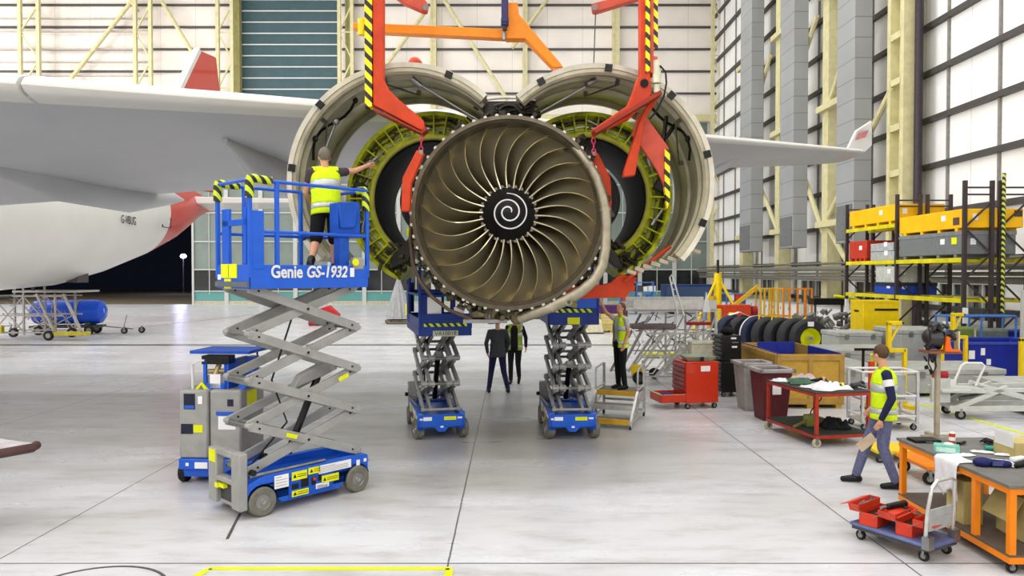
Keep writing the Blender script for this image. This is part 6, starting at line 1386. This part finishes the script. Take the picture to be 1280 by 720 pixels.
# white cloth hanging over near edge
wcl = T('towel', 'white towel draped over the near edge of the orange workbench', 'towel', (ox0, 7.6, tz)); random.seed(6)
q = MB(); n = 12; vs=[]; 
for i in range(n+1):
    for k in range(15):
        v = k/14; y = -.17+.40*i/n
        if v < .3: p = V((.16-.18*v/.3, y+.01*math.sin(k), .008+.004*math.sin(i)))
        else: u = (v-.3)/.7; ln = .34+.05*math.sin(i*.9+1); p = V((-.03-.015*math.sin(i*1.3)*u, y+.015*math.sin(4*u+i*.2), .004-ln*u))
        vs.append(p)
me = bpy.data.meshes.new('towel'); me.from_pydata([tuple(p) for p in vs], [], [(i*15+k, i*15+k+1, (i+1)*15+k+1, (i+1)*15+k) for i in range(n) for k in range(14)]); me.materials.append(ragm); [setattr(p,'use_smooth',True) for p in me.polygons]
to = bpy.data.objects.new('towel', me); C.objects.link(to); to.location = wcl.location; md = to.modifiers.new('s','SOLIDIFY'); md.thickness=.005; tag(to, wcl['label'], 'towel'); bpy.data.objects.remove(wcl)
pou = T('tool_pouch', 'navy blue fabric pouch on the near edge of the orange workbench', 'pouch', at_bench(1240, 583), R(-8)); q = MB(); q.ell((-.09,0,.04),(.09,.07,.05)); q.caps((-.02,0,.035),(.13,-.02,.035),.04,.035); q.ell((.1,-.02,.035),(.08,.05,.035)); q.build('pouch_body', mat('navy_fabric', (24, 28, 92), .7, 0, .05, 20), pou, voxel=.012); MB().b2((-.02,-.062,.02),(.08,-.05,.06)).build('printed_label', mat('slate_print', (70, 80, 130), .6), pou); MB().b2((.16,-.05,.01),(.19,.02,.05)).build('white_tab', white, pou)
scn = T('measuring_tool', 'black and white hand tool at the right edge of the orange workbench', 'tool', at_bench(1276, 584), .4); MB().caps((-.08,0,.03),(.1,.0,.04),.03,.035).build('grip', black, scn); MB().b2((-.06,.01,.05),(.12,.08,.09)).build('white_shell', white, scn, bevel=.01)
cbx = T('cardboard_box', 'tan cardboard box standing on the far right corner of the workbench', 'box', at_bench(1276, 572), 0); MB().b2((-.09,-.05,0),(.25,.3,.16)).build('carton', card, cbx); MB().b2((-.095,-.02,.1),(-.09,.28,.24)).build('flap', white, cbx)
# cardboard boxes on the shelf
def openbox(label, loc, w_, d_, h, rz=0):
    t = T('cardboard_box', label, 'box', loc, rz); inn = mat('card_inside', (150, 116, 70), .85)
    MB().b2((0,0,0),(w_,.006,h*.62)).build('front_panel', card, t); MB().b2((0,d_-.006,0),(w_,d_,h)).build('back_panel', inn, t); MB().b2((0,0,0),(.006,d_,h)).build('side_panel', card, t); MB().b2((w_-.006,0,0),(w_,d_,h)).build('side_panel', card, t); MB().b2((0,0,0),(w_,d_,.006)).build('bottom_panel', inn, t)
    MB().prism([(0,0,h),(0,d_,h),(-.14,d_,h-.22),(-.14,0,h-.22)],(-.005,0,-.003)).build('flap', card, t)
openbox('open brown cardboard box on the lower shelf of the orange workbench', (ox0+.34, 6.98, .18), .5, .42, .42)
nb = T('cardboard_box', 'closed tan cardboard carton under the towel on the workbench shelf', 'box', (ox0+.08, 7.5, .18)); MB().b2((0,0,0),(.2,.3,.44)).build('carton', card, nb, bevel=.004); MB().b2((-.004,.12,0),(-.001,.17,.44)).build('packing_tape', mat('tape', (210, 196, 150), .3), nb)
rt = T('tool_tube', 'dark red rolled tool case hung under the workbench top', 'case', (ox0+.34, 7.5, .60)); MB().caps((0,0,.06),(.1,.42,.06),.04,.04).build('case_body', mat('maroon_case', (110, 24, 36), .5), rt); MB().tube((.03,.12,.06),(.04,.16,.06),.045).build('strap', black, rt); MB().bar((.05,.2,.1),(.05,.2,.13),.03,.03).build('hanger', steel, rt)
# platform truck with toolboxes
tk = T('platform_truck', 'small blue-grey platform truck with bent tube handle, in front of the workbench', 'trolley', (3.83, 7.5, 0), R(-60))
MB().b2((-.29,-.24,.14),(.56,.26,.18)).build('deck', mat('truck_blue', (96, 106, 150), .5, 0, .06), tk, bevel=.03); MB().b2((-.27,-.22,.11),(.54,.24,.14)).build('underframe', dgrey, tk)
for x in (-.2,.46):
    for y in (-.17,.2): castor(tk, x, y, .05)
hnd = MB(); hnd.path([(.5,-.22,.18),(.52,-.22,.5),(.54,-.19,.72),(.55,-.12,.78),(.55,.12,.78),(.54,.19,.74),(.52,.22,.5),(.5,.22,.18)], .018, 10); hnd.path([(.51,-.2,.42),(.51,.2,.42)], .012); hnd.build('handle', silver, tk); MB().b2((.49,-.26,.14),(.56,-.17,.26)).b2((.49,.17,.14),(.56,.26,.26)).build('handle_bracket', steel, tk); MB().b2((.505,-.19,.3),(.52,.19,.5)).build('handle_panel', lgc, tk)
def toolbox(label, loc, rz, k=1.0):
    t = T('toolbox', label, 'toolbox', loc, rz); q = MB(); w_, l_ = .11*k, .26*k
    q.b2((-l_,-w_,0),(l_,w_,.006)); q.b2((-l_,-w_,0),(l_,-w_+.005,.13)); q.b2((-l_,w_-.005,0),(l_,w_,.13)); q.b2((-l_,-w_,0),(-l_+.005,w_,.13)); q.b2((l_-.005,-w_,0),(l_,w_,.13)); q.build('body', redd, t)
    MB().b2((-l_+.01,-w_+.01,.07),(l_-.01,w_-.01,.09)).build('tools_inside', darkm, t)
    for s in (-1,1):
        y0 = s*(w_+.06*k)
        for lv,(yy,zz) in enumerate(((s*(w_+.05), .12),)):
            m2 = MB(); m2.b2((-l_,yy-.05,zz),(l_,yy+.05,zz+.005)); m2.b2((-l_,yy-.05,zz),(l_,yy-.045,zz+.07)); m2.b2((-l_,yy+.045,zz),(l_,yy+.05,zz+.07)); m2.prism([(-l_,yy-.05,zz),(-l_,yy+.05,zz),(-l_,yy+.07*(1 if s > 0 else .7),zz+.07),(-l_,yy-.05,zz+.07)],(.005,0,0)); m2.b2((l_-.005,yy-.05,zz),(l_,yy+.05,zz+.07)); m2.build('side_tray', redd, t)
        MB().prism([(-l_,s*(w_+.1),.19),(l_,s*(w_+.1),.19),(l_,s*(w_+.2),.15),(-l_,s*(w_+.2),.15)],(0,0,.006)).build('lid', redd, t); MB().bar((l_*.8,s*(w_+.0),.1),(l_*.8,s*(w_+.08),.2),.01,.006).bar((-l_-.003,s*w_*.5,.1),(-l_-.003,s*(w_+.08),.18),.012,.005).build('hinge_arm', steel, t)
    random.seed(int(loc[1]*100)); q = MB()
    for i in range(12): p = V((random.uniform(-l_*.8,l_*.7), random.choice((-1,1))*(w_+.05)+random.uniform(-.03,.03), .15)); q.tube(p, p+V((random.uniform(.05,.12),random.uniform(-.02,.02),random.uniform(0,.04))), .008, n=6)
    q.build('hand_tools', steel, t); MB().tube((l_+.001,0,.09),(l_+.006,0,.09),.01).build('rivet', white, t)
toolbox('open red cantilever toolbox on the near-left end of the platform truck', (3.77, 7.60, .18), R(38), .85)
toolbox('open red cantilever toolbox against the handle of the platform truck', (3.95, 7.29, .18), R(38), .72)
dc = T('black_drill', 'black power drill lying across the two red toolboxes', 'tool', (3.87, 7.45, .40), R(25)); MB().caps((-.12,0,0),(.12,0,0),.03,.035).caps((.08,0,0),(.1,-.06,-.06),.02,.022).build('drill_body', black, dc); MB().tube((-.15,0,0),(-.22,0,0),.015).build('chuck', steel, dc)
# low orange platform trolley
lo = T('platform_truck', 'low orange platform trolley with a black bag, behind the orange workbench', 'trolley', (5.32, 9.5, 0)); MB().b2((0,0,.2),(1.1,.8,.25)).build('deck', orf, lo, bevel=.01); 
for x in (.08,1.0):
    for y in (.08,.7): castor(lo, x, y, .08)
bb = T('holdall', 'black holdall on the low orange trolley', 'bag', (5.9, 9.75, .25)); MB().ell((0,0,.12),(.14,.12,.13)).box((0,0,.08),(.2,.18,.14)).build('bag_body', blackc, bb, voxel=.012); MB().path([(-.08,0,.22),(-.04,0,.3),(.04,0,.3),(.08,0,.22)], .01).build('handle', black, bb)
ht = T('hand_tool', 'dark wrench lying in front of the holdall on the low orange trolley', 'tool', (5.65, 9.6, .25)); MB().bar((-.1,0,.02),(.14,.02,.02),.02,.02).build('shank', darkm, ht); MB().tube((.14,.02,.0),(.14,.02,.04),.035).build('jaw', darkm, ht)
# ================================================ LEFT SIDE EQUIPMENT
tkx = g(105, 418)
bt = T('tank_trolley', 'blue pressure tank on a small trolley under the white fuselage', 'tank', (-19.9, 33.6, 0), R(8)); tb2_ = mat('tank_blue', (24, 84, 214), .35, 0, .02, coat=.3)
q = MB(); q.lathe([(.001,-1.7),(.3,-1.66),(.5,-1.5),(.54,-1.35),(.54,1.1),(.5,1.28),(.3,1.42),(.001,1.46)], (0,0,1.0), 'X', 36, loop=False); q.build('tank', tb2_, bt)
for x in (-.6,.4): MB().lathe([(.545,-.03),(.56,-.03),(.56,.03),(.545,.03)], (x,0,1.0), 'X', 36).build('strap', steel, bt)
text('123', .3, frame((1.3,-.3,1.05),(1,.9,0),(0,0,1)), white, bt, 'lettering', .004)
MB().b2((-1.6,-.45,.3),(1.3,.45,.4)).b2((-1.0,-.4,.4),(-.8,.4,.55)).b2((.7,-.4,.4),(.9,.4,.55)).build('cradle', dgrey, bt); MB().bar((1.3,0,.35),(2.6,0,.2),.05,.05).bar((2.2,0,.25),(2.35,0,.85),.03,.03).build('tow_bar', steel, bt)
for x,y in ((-1.2,-.45),(-1.2,.45),(.9,-.45),(.9,.45)):
    a = MB(); b = MB(); wheel(a, b, (0,0,0), .2, .14); w_ = a.build('wheel', rubber, bt); w_.location=(x,y,.2); b.build('hub', hub_m, w_)
for x,y in ((2.3,-.2),(2.9,.25)): castor(bt, x, y, .14)
ss = T('maintenance_staging', 'grey steel staging with lattice stairs under the fuselage at left edge', 'staging', (-21.4, 30.6, 0)); stg = mat('staging_grey', (176, 170, 164), .5, .2, .05); random.seed(31)
for x in (0,1.3,2.6):
    for y in (0,1.4): MB().bar((x,y,.2),(x,y,1.9+.5*(x<2)),.07,.07).build('upright', stg, ss)
q = MB()
for y in (0,1.4):
    for z in (.3,1.0,1.8): q.bar((-.2,y,z),(2.9,y,z),.05,.06)
    for a,b in (((0,.3),(1.3,1.8)),((1.3,.3),(0,1.8)),((1.3,1.8),(2.6,.3)),((1.3,.3),(2.6,1.0))): q.bar((a[0],y,a[1]),(b[0],y,b[1]),.04,.04)
q.build('bracing', stg, ss); MB().b2((.9,-.1,1.95),(3.6,1.5,2.03)).build('deck', stg, ss); MB().b2((-.3,-.1,1.75),(.8,1.5,1.82)).build('lower_deck', dgrey, ss)
for x in (1.9,3.0): MB().bar((x,-.1,1.9),(x+.75,-.15,.35),.1,.08).build('sloping_leg', stg, ss)
MB().b2((2.3,-.3,.2),(4.0,.1,.34)).b2((.2,-.2,.3),(.5,.0,.6)).build('yellow_base', mat('dirty_yellow', (206, 190, 50), .5), ss)
q = MB()
for s in (0,.9):
    q.bar((-2.6,s,1.6),(.6,s,4.3 if False else 3.1),.07,.12); q.bar((-2.6,s,2.4),(.3,s,3.9),.05,.05)
for k in range(9): f_ = k/8; q.b2((-2.6+3.1*f_,0,1.62+1.45*f_),(-2.35+3.1*f_,.9,1.66+1.45*f_)); q.bar((-2.6+3*f_,0,1.6+1.45*f_),(-2.6+3*f_+.3,0,2.4+1.4*f_),.035,.035); q.bar((-2.3+3*f_,0,1.6+1.45*f_),(-2.6+3*f_,0,2.4+1.4*f_),.03,.03)
q.build('lattice_stairs', stg, ss)
q = MB()
for i in range(46): p = V((random.uniform(-.3,2.6), random.uniform(-.1,1.3), random.uniform(.3,1.7))); q.tube(p, p+V((random.uniform(-.3,.3),random.uniform(-.1,.1),random.uniform(-.35,.35))), random.uniform(.012,.035), n=6)
q.build('hanging_fittings', stg, ss)
MB().b2((2.8,.4,2.35),(3.3,1.2,3.1)).b2((1.3,.5,2.03),(1.4,.6,3.1)).build('grey_cabinet', mat('dim_grey', (96, 88, 92), .6), ss); MB().b2((1.0,.3,3.0),(2.6,.9,3.08)).build('red_strip', redp, ss)
for x,y in ((0,0),(2.5,-.2),(0,1.4),(2.5,1.4)):
    a = MB(); b = MB(); wheel(a, b, (0,0,0), .2, .12); w_ = a.build('wheel', rubber, ss); w_.location=(x,y-.1,.2); b.build('hub', hub_m, w_)
# draped stand, red cover
ds = T('draped_stand', 'stand draped in translucent grey plastic sheet by the far doors', 'stand', (-6.2, 40.6, 0)); random.seed(8); n = 40
rings = []
for z, r_ in ((.3,.62),(.6,.56),(1.0,.46),(1.5,.33),(2.0,.2),(2.3,.12),(2.42,.08)): rings.append([V((r_*(1+.18*math.sin(9*a+z))*math.cos(a), r_*(1+.18*math.sin(9*a+z))*math.sin(a), z)) for a in [2*PI*i/n for i in range(n)]])
MB().loft(rings).build('plastic_sheet', mat('plastic_sheet', (176, 176, 178), .35, 0, .05), ds); MB().b2((-.65,-.5,.08),(.8,.5,.22)).build('base', mat('mixed_base', (120, 112, 90), .6, 0, .2, 9), ds); MB().tube((0,0,.2),(0,0,3.4),.035).build('pole', mull, ds)
MB().b2((.45,-.45,.5),(.6,-.35,1.1)).build('yellow_tag', dec_y, ds)
for x in (-.55,.65): castor(ds, x, -.4, .06)
rv = T('intake_cover', 'red boxy cover on the floor seen through the tall scissor lift', 'cover', (-9.9, 38.8, 0), .1); MB().prism([(-.75,0,.08),(.5,0,.08),(.85,0,.55),(.3,0,1.05),(-.6,0,.75)],(0,.9,0)).build('cover_body', mat('cover_red', (200, 36, 40), .5, 0, .05), rv, bevel=.03); MB().b2((-.7,0,0),(.5,.9,.08)).build('base', dgrey, rv); MB().tube((-.9,.2,.4),(-.7,.2,.4),.05).build('grip', black, rv)
# bottom-left trolley corner
bl_ = T('padded_table', 'pale topped wheeled table with brown padded edge, cut by the left edge', 'table', (-6.1, 7.6, 0)); MB().prism([(-.4,-.9,.84),(.62,.05,.84),(.9,.48,.84),(.3,.75,.84),(-.4,.8,.84)],(0,0,.04)).build('table_top', mat('pale_top', (206, 200, 202), .5), bl_, bevel=.01)
MB().path([(-.4,-.92,.84),(.62,.02,.84),(.9,.44,.84),(.86,.56,.84)], .05, 10).build('padded_edge', mat('brown_pad', (88, 62, 58), .6), bl_); MB().b2((.0,.2,.1),(.08,.28,.84)).b2((-.35,-.6,.1),(-.27,-.52,.84)).b2((.0,-.05,.1),(.08,.03,.84)).build('leg', steel, bl_)
for x,y in ((.04,.24),(-.31,-.56),(.04,-.01)): castor(bl_, x, y, .06)
